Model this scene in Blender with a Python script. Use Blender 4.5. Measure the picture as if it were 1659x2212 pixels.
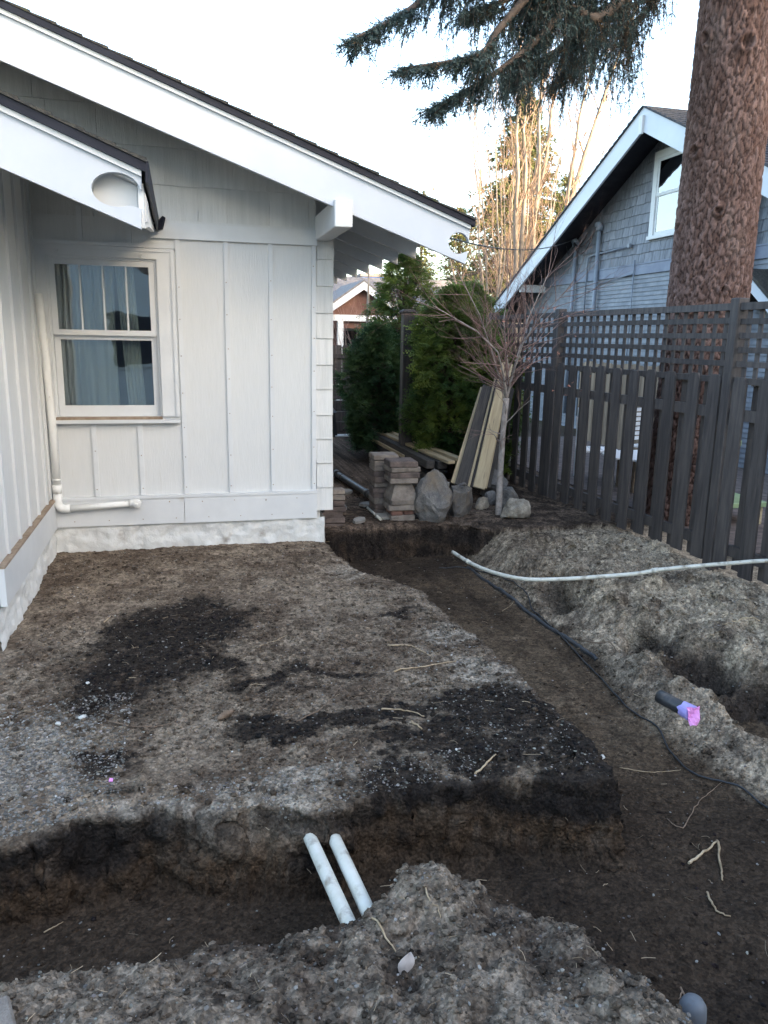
import bpy, bmesh, math, random
import numpy as np
from mathutils import Vector, Matrix, noise as mnoise

for o in list(bpy.data.objects): bpy.data.objects.remove(o)
scene = bpy.context.scene
C = scene.collection
rad = math.radians
RNG = random.Random(7)
NR = np.random.RandomState(11)

# ------------------------------------------------------------------ camera
YAW, PITCH, ROLL, FPX, EYE = rad(14.6), rad(12.6), rad(1.05), 1675.0, 1.8
_f = Vector((math.sin(YAW)*math.cos(PITCH), math.cos(YAW)*math.cos(PITCH), -math.sin(PITCH)))
_r0 = Vector((math.cos(YAW), -math.sin(YAW), 0)); _u0 = _r0.cross(_f)
_r = _r0*math.cos(ROLL) + _u0*math.sin(ROLL); _u = _u0*math.cos(ROLL) - _r0*math.sin(ROLL)
cam_d = bpy.data.cameras.new('camera'); cam = bpy.data.objects.new('camera', cam_d); C.objects.link(cam)
cam.matrix_world = Matrix(((_r.x, _u.x, -_f.x, 0), (_r.y, _u.y, -_f.y, 0), (_r.z, _u.z, -_f.z, EYE), (0, 0, 0, 1)))
cam_d.sensor_fit = 'AUTO'; cam_d.sensor_width = 36; cam_d.lens = 36*FPX/2212
cam_d.clip_start = 0.05; cam_d.clip_end = 2000
scene.camera = cam
scene.render.resolution_x, scene.render.resolution_y = 768, 1024

# ------------------------------------------------------------------ sky, sun, exposure
SUN_AZ, SUN_EL = rad(140), rad(10)
w = bpy.data.worlds.new('World'); scene.world = w; w.use_nodes = True
nt = w.node_tree; nt.nodes.clear()
sky = nt.nodes.new('ShaderNodeTexSky'); sky.sky_type = 'NISHITA'; sky.sun_disc = False
sky.sun_elevation = SUN_EL; sky.sun_rotation = SUN_AZ; sky.air_density = 0.8; sky.dust_density = 2.5; sky.ozone_density = 0.4
bg = nt.nodes.new('ShaderNodeBackground'); bg.inputs['Strength'].default_value = 0.15
wo = nt.nodes.new('ShaderNodeOutputWorld')
nt.links.new(sky.outputs[0], bg.inputs[0]); nt.links.new(bg.outputs[0], wo.inputs[0])
sd = bpy.data.lights.new('sun', 'SUN'); sd.energy = 2.0; sd.angle = rad(0.5); sd.color = (1.0, 0.80, 0.56)
sun = bpy.data.objects.new('sun', sd); C.objects.link(sun)
sdir = Vector((math.sin(SUN_AZ)*math.cos(SUN_EL), math.cos(SUN_AZ)*math.cos(SUN_EL), math.sin(SUN_EL)))
sun.rotation_euler = sdir.to_track_quat('Z', 'Y').to_euler(); sun.location = sdir*60
scene.view_settings.view_transform = 'Standard'; scene.view_settings.look = 'None'
scene.view_settings.gamma = 1.0; scene.view_settings.use_curve_mapping = False
scene.view_settings.exposure = 3.22

# ------------------------------------------------------------------ helpers
def ray(px, py): return _f + _r*((px-829.5)/FPX) - _u*((py-1106)/FPX)
def onz(px, py, z=0.0):
    d = ray(px, py); return Vector((0, 0, EYE)) + d*((z-EYE)/d.z)
def ony(px, py, y):
    d = ray(px, py); return Vector((0, 0, EYE)) + d*(y/d.y)
def onx(px, py, x):
    d = ray(px, py); return Vector((0, 0, EYE)) + d*(x/d.x)
ORG = {}
def tag(o, label=None, cat=None, group=None, kind=None):
    if label: o['label'] = label
    if cat: o['category'] = cat
    if group: o['group'] = group
    if kind: o['kind'] = kind
    return o
def thing(name, loc, label, cat, group=None):
    o = bpy.data.objects.new(name, None); C.objects.link(o); o.location = loc; o.empty_display_size = .2
    ORG[o.name] = Vector(loc)
    return tag(o, label, cat, group)
def link(name, me, parent=None, loc=(0, 0, 0), rot=None):
    o = bpy.data.objects.new(name, me); C.objects.link(o)
    if parent is not None: o.parent = parent
    o.location = loc
    if rot is not None: o.rotation_euler = rot
    return o
class MB:
    def __init__(s): s.v = []; s.f = []; s.sm = []
    def add(s, vs, fs, smooth=False):
        b = len(s.v); s.v.extend([tuple(p) for p in vs]); s.f.extend([tuple(b+i for i in f) for f in fs]); s.sm.extend([smooth]*len(fs)); return s
    def box(s, x0, x1, y0, y1, z0, z1):
        vs = [(x0,y0,z0),(x1,y0,z0),(x1,y1,z0),(x0,y1,z0),(x0,y0,z1),(x1,y0,z1),(x1,y1,z1),(x0,y1,z1)]
        return s.add(vs, [(3,2,1,0),(4,5,6,7),(0,1,5,4),(1,2,6,5),(2,3,7,6),(3,0,4,7)])
    def bbox(s, x0, x1, y0, y1, z0, z1, b=.006, jit=0.0, rng=RNG):
        # box with chamfered edges
        bm = bmesh.new(); bmesh.ops.create_cube(bm, size=1)
        for v in bm.verts:
            v.co = Vector((x0+(x1-x0)*(v.co.x+.5), y0+(y1-y0)*(v.co.y+.5), z0+(z1-z0)*(v.co.z+.5)))
            if jit: v.co += Vector((rng.uniform(-jit,jit), rng.uniform(-jit,jit), rng.uniform(-jit,jit)))
        bmesh.ops.bevel(bm, geom=bm.edges[:], offset=b, segments=1, affect='EDGES')
        bm.verts.index_update()
        s.add([v.co[:] for v in bm.verts], [[v.index for v in f.verts] for f in bm.faces]); bm.free(); return s
    def beam(s, a, b, w, h, up=(0, 0, 1)):
        a, b = Vector(a), Vector(b); d = (b-a).normalized(); up = Vector(up)
        sx = d.cross(up).normalized()*(w/2); sz = sx.cross(d).normalized()*(h/2)
        vs = [a-sx-sz, a+sx-sz, a+sx+sz, a-sx+sz, b-sx-sz, b+sx-sz, b+sx+sz, b-sx+sz]
        return s.add(vs, [(0,1,2,3),(7,6,5,4),(0,4,5,1),(1,5,6,2),(2,6,7,3),(3,7,4,0)])
    def prism_xz(s, poly, y0, y1):
        n = len(poly); vs = [(x, y0, z) for x, z in poly]+[(x, y1, z) for x, z in poly]
        return s.add(vs, [tuple(range(n)), tuple(range(2*n-1, n-1, -1))]+[(i, i+n, (i+1) % n+n, (i+1) % n) for i in range(n)])
    def prism_yz(s, poly, x0, x1):
        n = len(poly); vs = [(x0, y, z) for y, z in poly]+[(x1, y, z) for y, z in poly]
        return s.add(vs, [tuple(range(n)), tuple(range(2*n-1, n-1, -1))]+[(i, i+n, (i+1) % n+n, (i+1) % n) for i in range(n)])
    def tube(s, pts, radii, sides=8, cap=True, inner=None):
        pts = [Vector(p) for p in pts]; n = len(pts)
        if not hasattr(radii, '__len__'): radii = [radii]*n
        t0 = (pts[1]-pts[0]).normalized(); a = Vector((0, 0, 1)) if abs(t0.z) < .9 else Vector((1, 0, 0))
        u = t0.cross(a).normalized(); base = len(s.v); fs = []
        for i in range(n):
            t = (pts[min(i+1, n-1)]-pts[max(i-1, 0)])
            t = t.normalized() if t.length > 1e-9 else t0
            u = (u-t*u.dot(t)).normalized(); v = t.cross(u)
            for k in range(sides):
                q = 2*math.pi*k/sides; s.v.append(tuple(pts[i]+(u*math.cos(q)+v*math.sin(q))*radii[i]))
        for i in range(n-1):
            for k in range(sides):
                k2 = (k+1) % sides; fs.append((base+i*sides+k, base+i*sides+k2, base+(i+1)*sides+k2, base+(i+1)*sides+k))
        s.f.extend(fs); s.sm.extend([True]*len(fs))
        if cap:
            s.f.append(tuple(base+k for k in reversed(range(sides)))); s.f.append(tuple(base+(n-1)*sides+k for k in range(sides))); s.sm.extend([False]*2)
        return s
    def hollow(s, pts, r, wall, sides=20):
        # open pipe with a wall thickness
        b0 = len(s.v); s.tube(pts, r, sides, cap=False); b1 = len(s.v); s.tube(pts, r-wall, sides, cap=False); n = len(pts)
        for e in (0, n-1):
            for k in range(sides):
                k2 = (k+1) % sides; s.f.append((b0+e*sides+k, b0+e*sides+k2, b1+e*sides+k2, b1+e*sides+k)); s.sm.append(False)
        return s
    def mesh(s, name, mat):
        me = bpy.data.meshes.new(name); me.from_pydata(s.v, [], s.f); me.polygons.foreach_set('use_smooth', s.sm)
        if mat: me.materials.append(mat)
        me.update(); return me
    def build(s, name, mat, parent=None, recalc=True):
        if parent is not None and parent.name in ORG:
            o0 = ORG[parent.name]; s.v = [(x-o0.x, y-o0.y, z-o0.z) for x, y, z in s.v]
        me = s.mesh(name, mat)
        if recalc and len(s.f) < 60000:
            bm = bmesh.new(); bm.from_mesh(me); bmesh.ops.recalc_face_normals(bm, faces=bm.faces[:]); bm.to_mesh(me); bm.free()
        o = link(name, me, parent)
        if parent is not None and parent.name in ORG: ORG[o.name] = ORG[parent.name]
        return o
def np_mesh(name, verts, tris, mat, colors=None, smooth=True):
    me = bpy.data.meshes.new(name); nv, nf = len(verts), len(tris); k = tris.shape[1]
    me.vertices.add(nv); me.vertices.foreach_set('co', np.ascontiguousarray(verts, np.float32).ravel())
    me.loops.add(nf*k); me.loops.foreach_set('vertex_index', np.ascontiguousarray(tris, np.int32).ravel())
    me.polygons.add(nf); me.polygons.foreach_set('loop_start', np.arange(0, nf*k, k, dtype=np.int32))
    me.polygons.foreach_set('use_smooth', np.full(nf, smooth))
    me.update(calc_edges=True)
    if colors is not None:
        at = me.color_attributes.new('Col', 'FLOAT_COLOR', 'POINT')
        cc = np.ones((nv, 4), np.float32); cc[:, :3] = colors; at.data.foreach_set('color', cc.ravel())
    if mat: me.materials.append(mat)
    return me
# --- numpy noise
def vnoise(x, y, seed=0):
    xi = np.floor(x).astype(np.int64); yi = np.floor(y).astype(np.int64); fx = x-xi; fy = y-yi
    fx = fx*fx*(3-2*fx); fy = fy*fy*(3-2*fy)
    def h(a, b):
        n = (a*374761393+b*668265263+seed*1442695041) & 0xffffffff
        n = ((n ^ (n >> 13))*1274126177) & 0xffffffff
        return ((n ^ (n >> 16)) & 0xffff)/65535.0
    return (h(xi, yi)*(1-fx)+h(xi+1, yi)*fx)*(1-fy)+(h(xi, yi+1)*(1-fx)+h(xi+1, yi+1)*fx)*fy
def fbm(x, y, f=1.0, o=4, seed=0, gain=.5):
    a, s, t = 1.0, 0.0, 0.0
    for i in range(o):
        s = s+a*(vnoise(x*f, y*f, seed+i*17)*2-1); t += a; a *= gain; f *= 2.03
    return s/t
def crumbs(x, y, f, seed, keep=.5, size=.62):
    # random clods: domes of uneven size standing in some cells only
    u, v = x*f, y*f; ui, vi = np.floor(u).astype(np.int64), np.floor(v).astype(np.int64); out = np.zeros(np.shape(u))
    def h(a, b, k):
        n = (a*374761393+b*668265263+(seed*31+k)*1442695041) & 0xffffffff; n = ((n ^ (n >> 13))*1274126177) & 0xffffffff; return ((n ^ (n >> 16)) & 0xffff)/65535.
    for i in (-1, 0, 1):
        for j in (-1, 0, 1):
            a, b = ui+i, vi+j; r = size*(.35+.65*h(a, b, 3)); e = .6+.8*h(a, b, 5); an = h(a, b, 6)*3.14; ca, sa = np.cos(an), np.sin(an)
            dx, dy = u-(a+h(a, b, 1)), v-(b+h(a, b, 2)); p, q = dx*ca+dy*sa, -dx*sa+dy*ca
            d = np.maximum(np.abs(p)*e, np.abs(q)/e)*.45+np.hypot(p*e, q/e)*.6
            out = np.maximum(out, np.where(h(a, b, 4) < keep, r*np.clip(1.15-(d/r)**2, 0, .8), 0))
    return out/f
def sstep(a, b, x):
    t = np.clip((x-a)/(b-a), 0, 1); return t*t*(3-2*t)
def sdpoly(px, py, poly):
    P = np.array(poly, float); d = np.full(px.shape, 1e9); ins = np.zeros(px.shape, bool); n = len(P)
    for i in range(n):
        ax, ay = P[i]; bx, by = P[(i+1) % n]; ex, ey = bx-ax, by-ay
        t = np.clip(((px-ax)*ex+(py-ay)*ey)/(ex*ex+ey*ey), 0, 1)
        d = np.minimum(d, np.hypot(px-ax-t*ex, py-ay-t*ey))
        c = ((ay > py) != (by > py)) & (px < (bx-ax)*(py-ay)/((by-ay) if by != ay else 1e-9)+ax); ins ^= c
    return np.where(ins, -d, d)

# ------------------------------------------------------------------ materials
def material(name, c1, c2=None, scale=6., rough=.8, bump=0., bscale=60., stretch=(1, 1, 1), rand=0., spec=.3, attr=False, lo=.35, hi=.65, detail=6, dirt=None, dscale=2., dlo=.55, dhi=.75, transl=0., bdist=.01, fine=0., fscale=300.):
    m = bpy.data.materials.new(name); m.use_nodes = True; T = m.node_tree; N = T.nodes; K = T.links; N.clear()
    out = N.new('ShaderNodeOutputMaterial'); P = N.new('ShaderNodeBsdfPrincipled'); K.new(P.outputs[0], out.inputs[0])
    P.inputs['Roughness'].default_value = rough; P.inputs['Specular IOR Level'].default_value = spec
    tc = N.new('ShaderNodeTexCoord'); mp = N.new('ShaderNodeMapping'); mp.inputs['Scale'].default_value = stretch; K.new(tc.outputs['Object'], mp.inputs[0])
    vec = mp.outputs[0]
    if rand:
        oi = N.new('ShaderNodeObjectInfo'); ad = N.new('ShaderNodeVectorMath'); ad.operation = 'MULTIPLY_ADD'
        sc = N.new('ShaderNodeMath'); sc.operation = 'MULTIPLY'; sc.inputs[1].default_value = 37.; K.new(oi.outputs['Random'], sc.inputs[0])
        ad.inputs[1].default_value = (1, 1, 1); K.new(vec, ad.inputs[0]); K.new(sc.outputs[0], ad.inputs[2]); vec = ad.outputs[0]
    def noise_n(s, d=detail):
        n = N.new('ShaderNodeTexNoise'); n.inputs['Scale'].default_value = s; n.inputs['Detail'].default_value = d; n.inputs['Roughness'].default_value = .6; K.new(vec, n.inputs['Vector']); return n
    if attr:
        a = N.new('ShaderNodeAttribute'); a.attribute_name = 'Col'; col = a.outputs['Color']
    else:
        n = noise_n(scale); r = N.new('ShaderNodeValToRGB'); r.color_ramp.elements[0].position = lo; r.color_ramp.elements[1].position = hi
        r.color_ramp.elements[0].color = (*c1, 1); r.color_ramp.elements[1].color = (*(c2 or c1), 1); K.new(n.outputs['Fac'], r.inputs[0]); col = r.outputs[0]
    if fine:
        n = noise_n(fscale, 3); mr = N.new('ShaderNodeMapRange'); mr.inputs[1].default_value = .3; mr.inputs[2].default_value = .7; mr.inputs[3].default_value = 1-fine; mr.inputs[4].default_value = 1+fine
        K.new(n.outputs['Fac'], mr.inputs[0]); mu = N.new('ShaderNodeVectorMath'); mu.operation = 'SCALE'; K.new(col, mu.inputs[0]); K.new(mr.outputs[0], mu.inputs['Scale']); col = mu.outputs[0]
    if dirt:
        n = noise_n(dscale); r = N.new('ShaderNodeValToRGB'); r.color_ramp.elements[0].position = dlo; r.color_ramp.elements[1].position = dhi; K.new(n.outputs['Fac'], r.inputs[0])
        mx = N.new('ShaderNodeMix'); mx.data_type = 'RGBA'; K.new(r.outputs[0], mx.inputs[0]); K.new(col, mx.inputs[6]); mx.inputs[7].default_value = (*dirt, 1); col = mx.outputs[2]
    if rand:
        hs = N.new('ShaderNodeHueSaturation'); mr = N.new('ShaderNodeMapRange'); mr.inputs[3].default_value = 1-rand; mr.inputs[4].default_value = 1+rand
        K.new(oi.outputs['Random'], mr.inputs[0]); K.new(mr.outputs[0], hs.inputs['Value']); K.new(col, hs.inputs['Color']); col = hs.outputs[0]
    K.new(col, P.inputs['Base Color'])
    if bump:
        n = noise_n(bscale, 8); b = N.new('ShaderNodeBump'); b.inputs['Strength'].default_value = bump; b.inputs['Distance'].default_value = bdist; K.new(n.outputs['Fac'], b.inputs['Height']); K.new(b.outputs[0], P.inputs['Normal'])
    if transl:
        tr = N.new('ShaderNodeBsdfTranslucent'); K.new(col, tr.inputs[0]); mx = N.new('ShaderNodeMixShader'); mx.inputs[0].default_value = transl
        K.new(P.outputs[0], mx.inputs[1]); K.new(tr.outputs[0], mx.inputs[2]); K.new(mx.outputs[0], out.inputs[0])
    return m
def glass_mat(name, tint=(.75, .8, .8), base=.08):
    m = bpy.data.materials.new(name); m.use_nodes = True; T = m.node_tree; N = T.nodes; K = T.links; N.clear()
    out = N.new('ShaderNodeOutputMaterial'); g = N.new('ShaderNodeBsdfGlossy'); g.inputs['Roughness'].default_value = .01; t = N.new('ShaderNodeBsdfTransparent'); t.inputs[0].default_value = (*tint, 1)
    fr = N.new('ShaderNodeFresnel'); fr.inputs[0].default_value = 1.5; ad = N.new('ShaderNodeMath'); ad.operation = 'ADD'; ad.inputs[1].default_value = base; K.new(fr.outputs[0], ad.inputs[0])
    # slightly wavy old pane
    tc = N.new('ShaderNodeTexCoord'); n = N.new('ShaderNodeTexNoise'); n.inputs['Scale'].default_value = 3.; K.new(tc.outputs['Object'], n.inputs['Vector'])
    b = N.new('ShaderNodeBump'); b.inputs['Strength'].default_value = .04; b.inputs['Distance'].default_value = .05; K.new(n.outputs['Fac'], b.inputs['Height']); K.new(b.outputs[0], g.inputs['Normal'])
    mx = N.new('ShaderNodeMixShader'); K.new(ad.outputs[0], mx.inputs[0]); K.new(t.outputs[0], mx.inputs[1]); K.new(g.outputs[0], mx.inputs[2]); K.new(mx.outputs[0], out.inputs[0])
    return m
MT = {}
MT['white_ply'] = material('white_ply', (.585, .595, .585), (.615, .622, .612), scale=5, rough=.55, bump=.3, bscale=14, stretch=(9, 9, .9), dirt=(.52, .50, .45), dscale=3., dlo=.62, dhi=.85, bdist=.006)
MT['white_trim'] = material('white_trim', (.575, .59, .595), (.63, .645, .645), scale=4, rough=.5, bump=.15, bscale=30, dirt=(.5, .46, .4), dscale=6., dlo=.66, dhi=.82, rand=.02, bdist=.004)
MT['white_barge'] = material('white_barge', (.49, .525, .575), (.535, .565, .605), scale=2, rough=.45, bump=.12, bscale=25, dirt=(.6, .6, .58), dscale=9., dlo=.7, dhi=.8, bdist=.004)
MT['white_shingle'] = material('white_shingle', (.56, .565, .545), (.64, .64, .62), scale=6, rough=.6, bump=.7, bscale=45, stretch=(4, 4, .06), rand=.04, bdist=.006)
MT['plaster'] = material('plaster', (.60, .60, .575), (.66, .67, .65), scale=9, rough=.8, bump=.6, bscale=18, dirt=(.20, .16, .125), dscale=5, dlo=.60, dhi=.80, bdist=.02)
MT['bare_wood'] = material('bare_wood', (.22, .16, .11), (.34, .27, .2), scale=14, rough=.8, bump=.2)
MT['drip'] = material('drip', (.010, .011, .020), (.016, .018, .028), scale=4, rough=.5, spec=.2)
MT['roof_shingle'] = material('roof_shingle', (.03, .03, .03), (.075, .07, .06), scale=40, rough=.95, bump=.4, bscale=200, dirt=(.09, .10, .04), dscale=12, dlo=.6, dhi=.75)
MT['dark_fence'] = material('dark_fence', (.046, .040, .040), (.095, .081, .074), scale=4, rough=.62, bump=.35, bscale=18, stretch=(7, 7, .6), rand=.18, dirt=(.16, .135, .115), dscale=5, dlo=.62, dhi=.82, bdist=.005, spec=.35)
MT['nb_siding'] = material('nb_siding', (.155, .172, .20), (.235, .252, .28), scale=5, rough=.7, bump=.2, bscale=30, rand=.09)
MT['nb_shingle'] = material('nb_shingle', (.135, .148, .175), (.235, .25, .28), scale=7, rough=.75, bump=.3, bscale=40, stretch=(3, 3, .5), rand=.14)
MT['nb_roof'] = material('nb_roof', (.035, .037, .044), (.075, .078, .09), scale=30, rough=.9, bump=.3, bscale=120)
MT['nb_belt'] = material('nb_belt', (.17, .19, .25), (.22, .25, .31), scale=4, rough=.7)
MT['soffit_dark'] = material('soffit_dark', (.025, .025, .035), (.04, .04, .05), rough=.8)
MT['metal_grey'] = material('metal_grey', (.16, .19, .23), (.22, .25, .3), rough=.5, spec=.5)
MT['cable'] = material('cable', (.012, .013, .016), (.025, .027, .03), rough=.5, spec=.5)
MT['pvc'] = material('pvc', (.54, .53, .455), (.64, .635, .575), scale=12, rough=.4, spec=.5, dirt=(.26, .22, .17), dscale=16, dlo=.52, dhi=.70, bump=.1)
MT['pvc_clean'] = material('pvc_clean', (.70, .70, .67), (.76, .76, .73), scale=8, rough=.45, dirt=(.35, .3, .25), dscale=30, dlo=.66, dhi=.74)
MT['abs'] = material('abs', (.018, .020, .024), (.04, .042, .045), scale=8, rough=.4, spec=.5, dirt=(.12, .1, .085), dscale=10, dlo=.55, dhi=.75)
MT['grey_pipe'] = material('grey_pipe', (.095, .108, .125), (.13, .145, .165), scale=8, rough=.5, dirt=(.12, .1, .09), dscale=12, dlo=.58, dhi=.72)
MT['pink_tape'] = material('pink_tape', (.75, .25, .66), (.82, .36, .72), rough=.35, spec=.5)
MT['violet_tape'] = material('violet_tape', (.36, .32, .72), (.44, .4, .76), rough=.35, spec=.5)
MT['boulder'] = material('boulder', (.075, .073, .073), (.165, .157, .148), scale=7, rough=.9, bump=.7, bscale=22, rand=.15, dirt=(.15, .12, .088), dscale=4, dlo=.5, dhi=.72, bdist=.015, fine=.35, fscale=120)
MT['boulder_tan'] = material('boulder_tan', (.15, .13, .105), (.36, .32, .26), scale=8, rough=.9, bump=.7, bscale=25, bdist=.015, fine=.3, fscale=110)
MT['paver'] = material('paver', (.12, .103, .09), (.215, .188, .162), scale=11, rough=.9, bump=.4, bscale=90, rand=.15, dirt=(.10, .085, .07), dscale=9, dlo=.55, dhi=.72, fine=.2, fscale=200)
MT['paver_dark'] = material('paver_dark', (.075, .06, .055), (.16, .125, .11), scale=10, rough=.9, bump=.4, bscale=90, rand=.2, fine=.2, fscale=200)
MT['timber_dark'] = material('timber_dark', (.030, .028, .029), (.072, .064, .056), scale=6, rough=.75, bump=.3, bscale=14, stretch=(9, .6, 9), rand=.2)
MT['timber_pale'] = material('timber_pale', (.34, .27, .17), (.48, .39, .25), scale=5, rough=.7, bump=.2, bscale=14, stretch=(8, .5, 8), rand=.12, dirt=(.12, .1, .08), dscale=8, dlo=.58, dhi=.8)
MT['bark_maple'] = material('bark_maple', (.19, .165, .15), (.34, .31, .29), scale=18, rough=.8, bump=.2, bscale=60)
MT['twig_red'] = material('twig_red', (.15, .09, .08), (.27, .19, .17), scale=6, rough=.8)
MT['bark_aspen'] = material('bark_aspen', (.16, .135, .11), (.25, .215, .18), scale=5, rough=.8)
MT['twig_aspen'] = material('twig_aspen', (.19, .13, .095), (.27, .19, .14), scale=5, rough=.8)
MT['spruce'] = material('spruce', (.030, .050, .046), (.085, .12, .115), scale=1.6, rough=.75, transl=.15, lo=.3, hi=.7)
MT['spruce_brown'] = material('spruce_brown', (.06, .045, .03), (.12, .085, .05), scale=3, rough=.85, transl=.15)
MT['conifer'] = material('conifer', (.05, .074, .03), (.125, .13, .04), scale=.9, rough=.8, transl=.25)
MT['thuja'] = material('thuja', (.042, .098, .034), (.17, .225, .045), scale=2.2, rough=.65, transl=.3, lo=.38, hi=.66)
MT['thuja_dark'] = material('thuja_dark', (.034, .085, .044), (.09, .15, .055), scale=2.2, rough=.7, transl=.25)
MT['bark_dark'] = material('bark_dark', (.05, .038, .03), (.11, .085, .07), scale=15, rough=.9)
MT['root'] = material('root', (.28, .20, .12), (.46, .36, .24), scale=20, rough=.8, rand=.2)
MT['root_dark'] = material('root_dark', (.12, .085, .06), (.24, .17, .12), scale=20, rough=.85, rand=.2)
MT['litter'] = material('litter', (0, 0, 0), attr=True, rough=.85)
MT['leaf_dead'] = material('leaf_dead', (.42, .36, .33), (.55, .48, .44), scale=20, rough=.7)
MT['curtain'] = material('curtain', (.66, .66, .62), (.7, .7, .67), rough=.9)
MT['room'] = material('room', (.30, .32, .32), (.34, .36, .36), rough=.9)
MT['glass'] = glass_mat('window_glass', base=.10)
MT['black_plastic'] = material('black_plastic', (.012, .013, .016), (.022, .023, .027), rough=.45, spec=.5)
MT['brown_wall'] = material('brown_wall', (.10, .05, .04), (.14, .075, .06), scale=4, rough=.8)
MT['grey_roof'] = material('grey_roof', (.13, .12, .125), (.20, .19, .19), scale=10, rough=.95)
MT['blue_wrap'] = material('blue_wrap', (.02, .09, .50), (.05, .20, .62), scale=2, rough=.5)
MT['pale_wrap'] = material('pale_wrap', (.45, .62, .62), (.6, .7, .68), scale=2, rough=.5)
MT['tan_plank'] = material('tan_plank', (.20, .145, .10), (.32, .24, .17), scale=4, rough=.8, stretch=(5, 5, .6), rand=.15)
MT['white_paint'] = material('white_paint', (.74, .75, .76), (.8, .8, .8), rough=.5)
MT['green_paint'] = material('green_paint', (.22, .30, .16), (.28, .36, .2), rough=.6)
MT['yellow'] = material('yellow', (.6, .42, .06), (.65, .5, .1), rough=.5)
MT['slate'] = material('slate', (.14, .135, .125), (.25, .24, .22), scale=12, rough=.85, bump=.3, rand=.2)
MT['garage_wall'] = material('garage_wall', (.5, .53, .56), (.55, .58, .6), rough=.7)
MT['pale_stone'] = material('pale_stone', (.42, .42, .40), (.58, .58, .55), scale=30, rough=.8)
MT['brick'] = material('brick', (.10, .055, .045), (.20, .11, .085), scale=14, rough=.9, bump=.3, rand=.2)

# ------------------------------------------------------------------ ground (one sheet, excavated)
PLAT = [(-9, 6.9), (1.12, 6.9), (1.19, 6.4), (1.30, 5.85), (1.5, 5.5), (1.62, 5.25), (1.66, 4.66), (1.71, 4.15), (1.74, 3.72), (1.75, 3.32), (1.77, 3.02), (1.77, 2.78), (1.73, 2.6),
        (1.48, 2.70), (1.09, 2.78), (.74, 2.77), (.48, 2.68), (.23, 2.75), (-.17, 2.86), (-.43, 2.85), (-.7, 2.77), (-9, 2.7)]
BERM = [(-9, 2.2), (-.6, 2.11), (-.33, 2.08), (-.02, 2.12), (.23, 2.13), (.47, 2.15), (.57, 2.16), (.66, 2.25), (.78, 2.28), (.87, 2.22), (.94, 2.12), (1.13, 2.02), (1.21, 1.92), (1.2, 1.78), (1.26, 1.62), (1.36, 1.42), (1.45, 1.25), (1.5, -9), (-9, -9)]
NEAR = [(1.2, 1.30), (1.48, 1.42), (1.7, 1.36), (2.2, 1.30), (9, 1.2), (9, -9), (1.2, -9)]
BACK = [(-9, 7.0), (1.2, 7.0), (1.33, 6.98), (1.6, 7.08), (2.0, 7.12), (2.5, 7.09), (2.68, 7.02), (2.76, 6.9), (3.2, 6.8), (90, 6.8), (90, 120), (-90, 120)]
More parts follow.
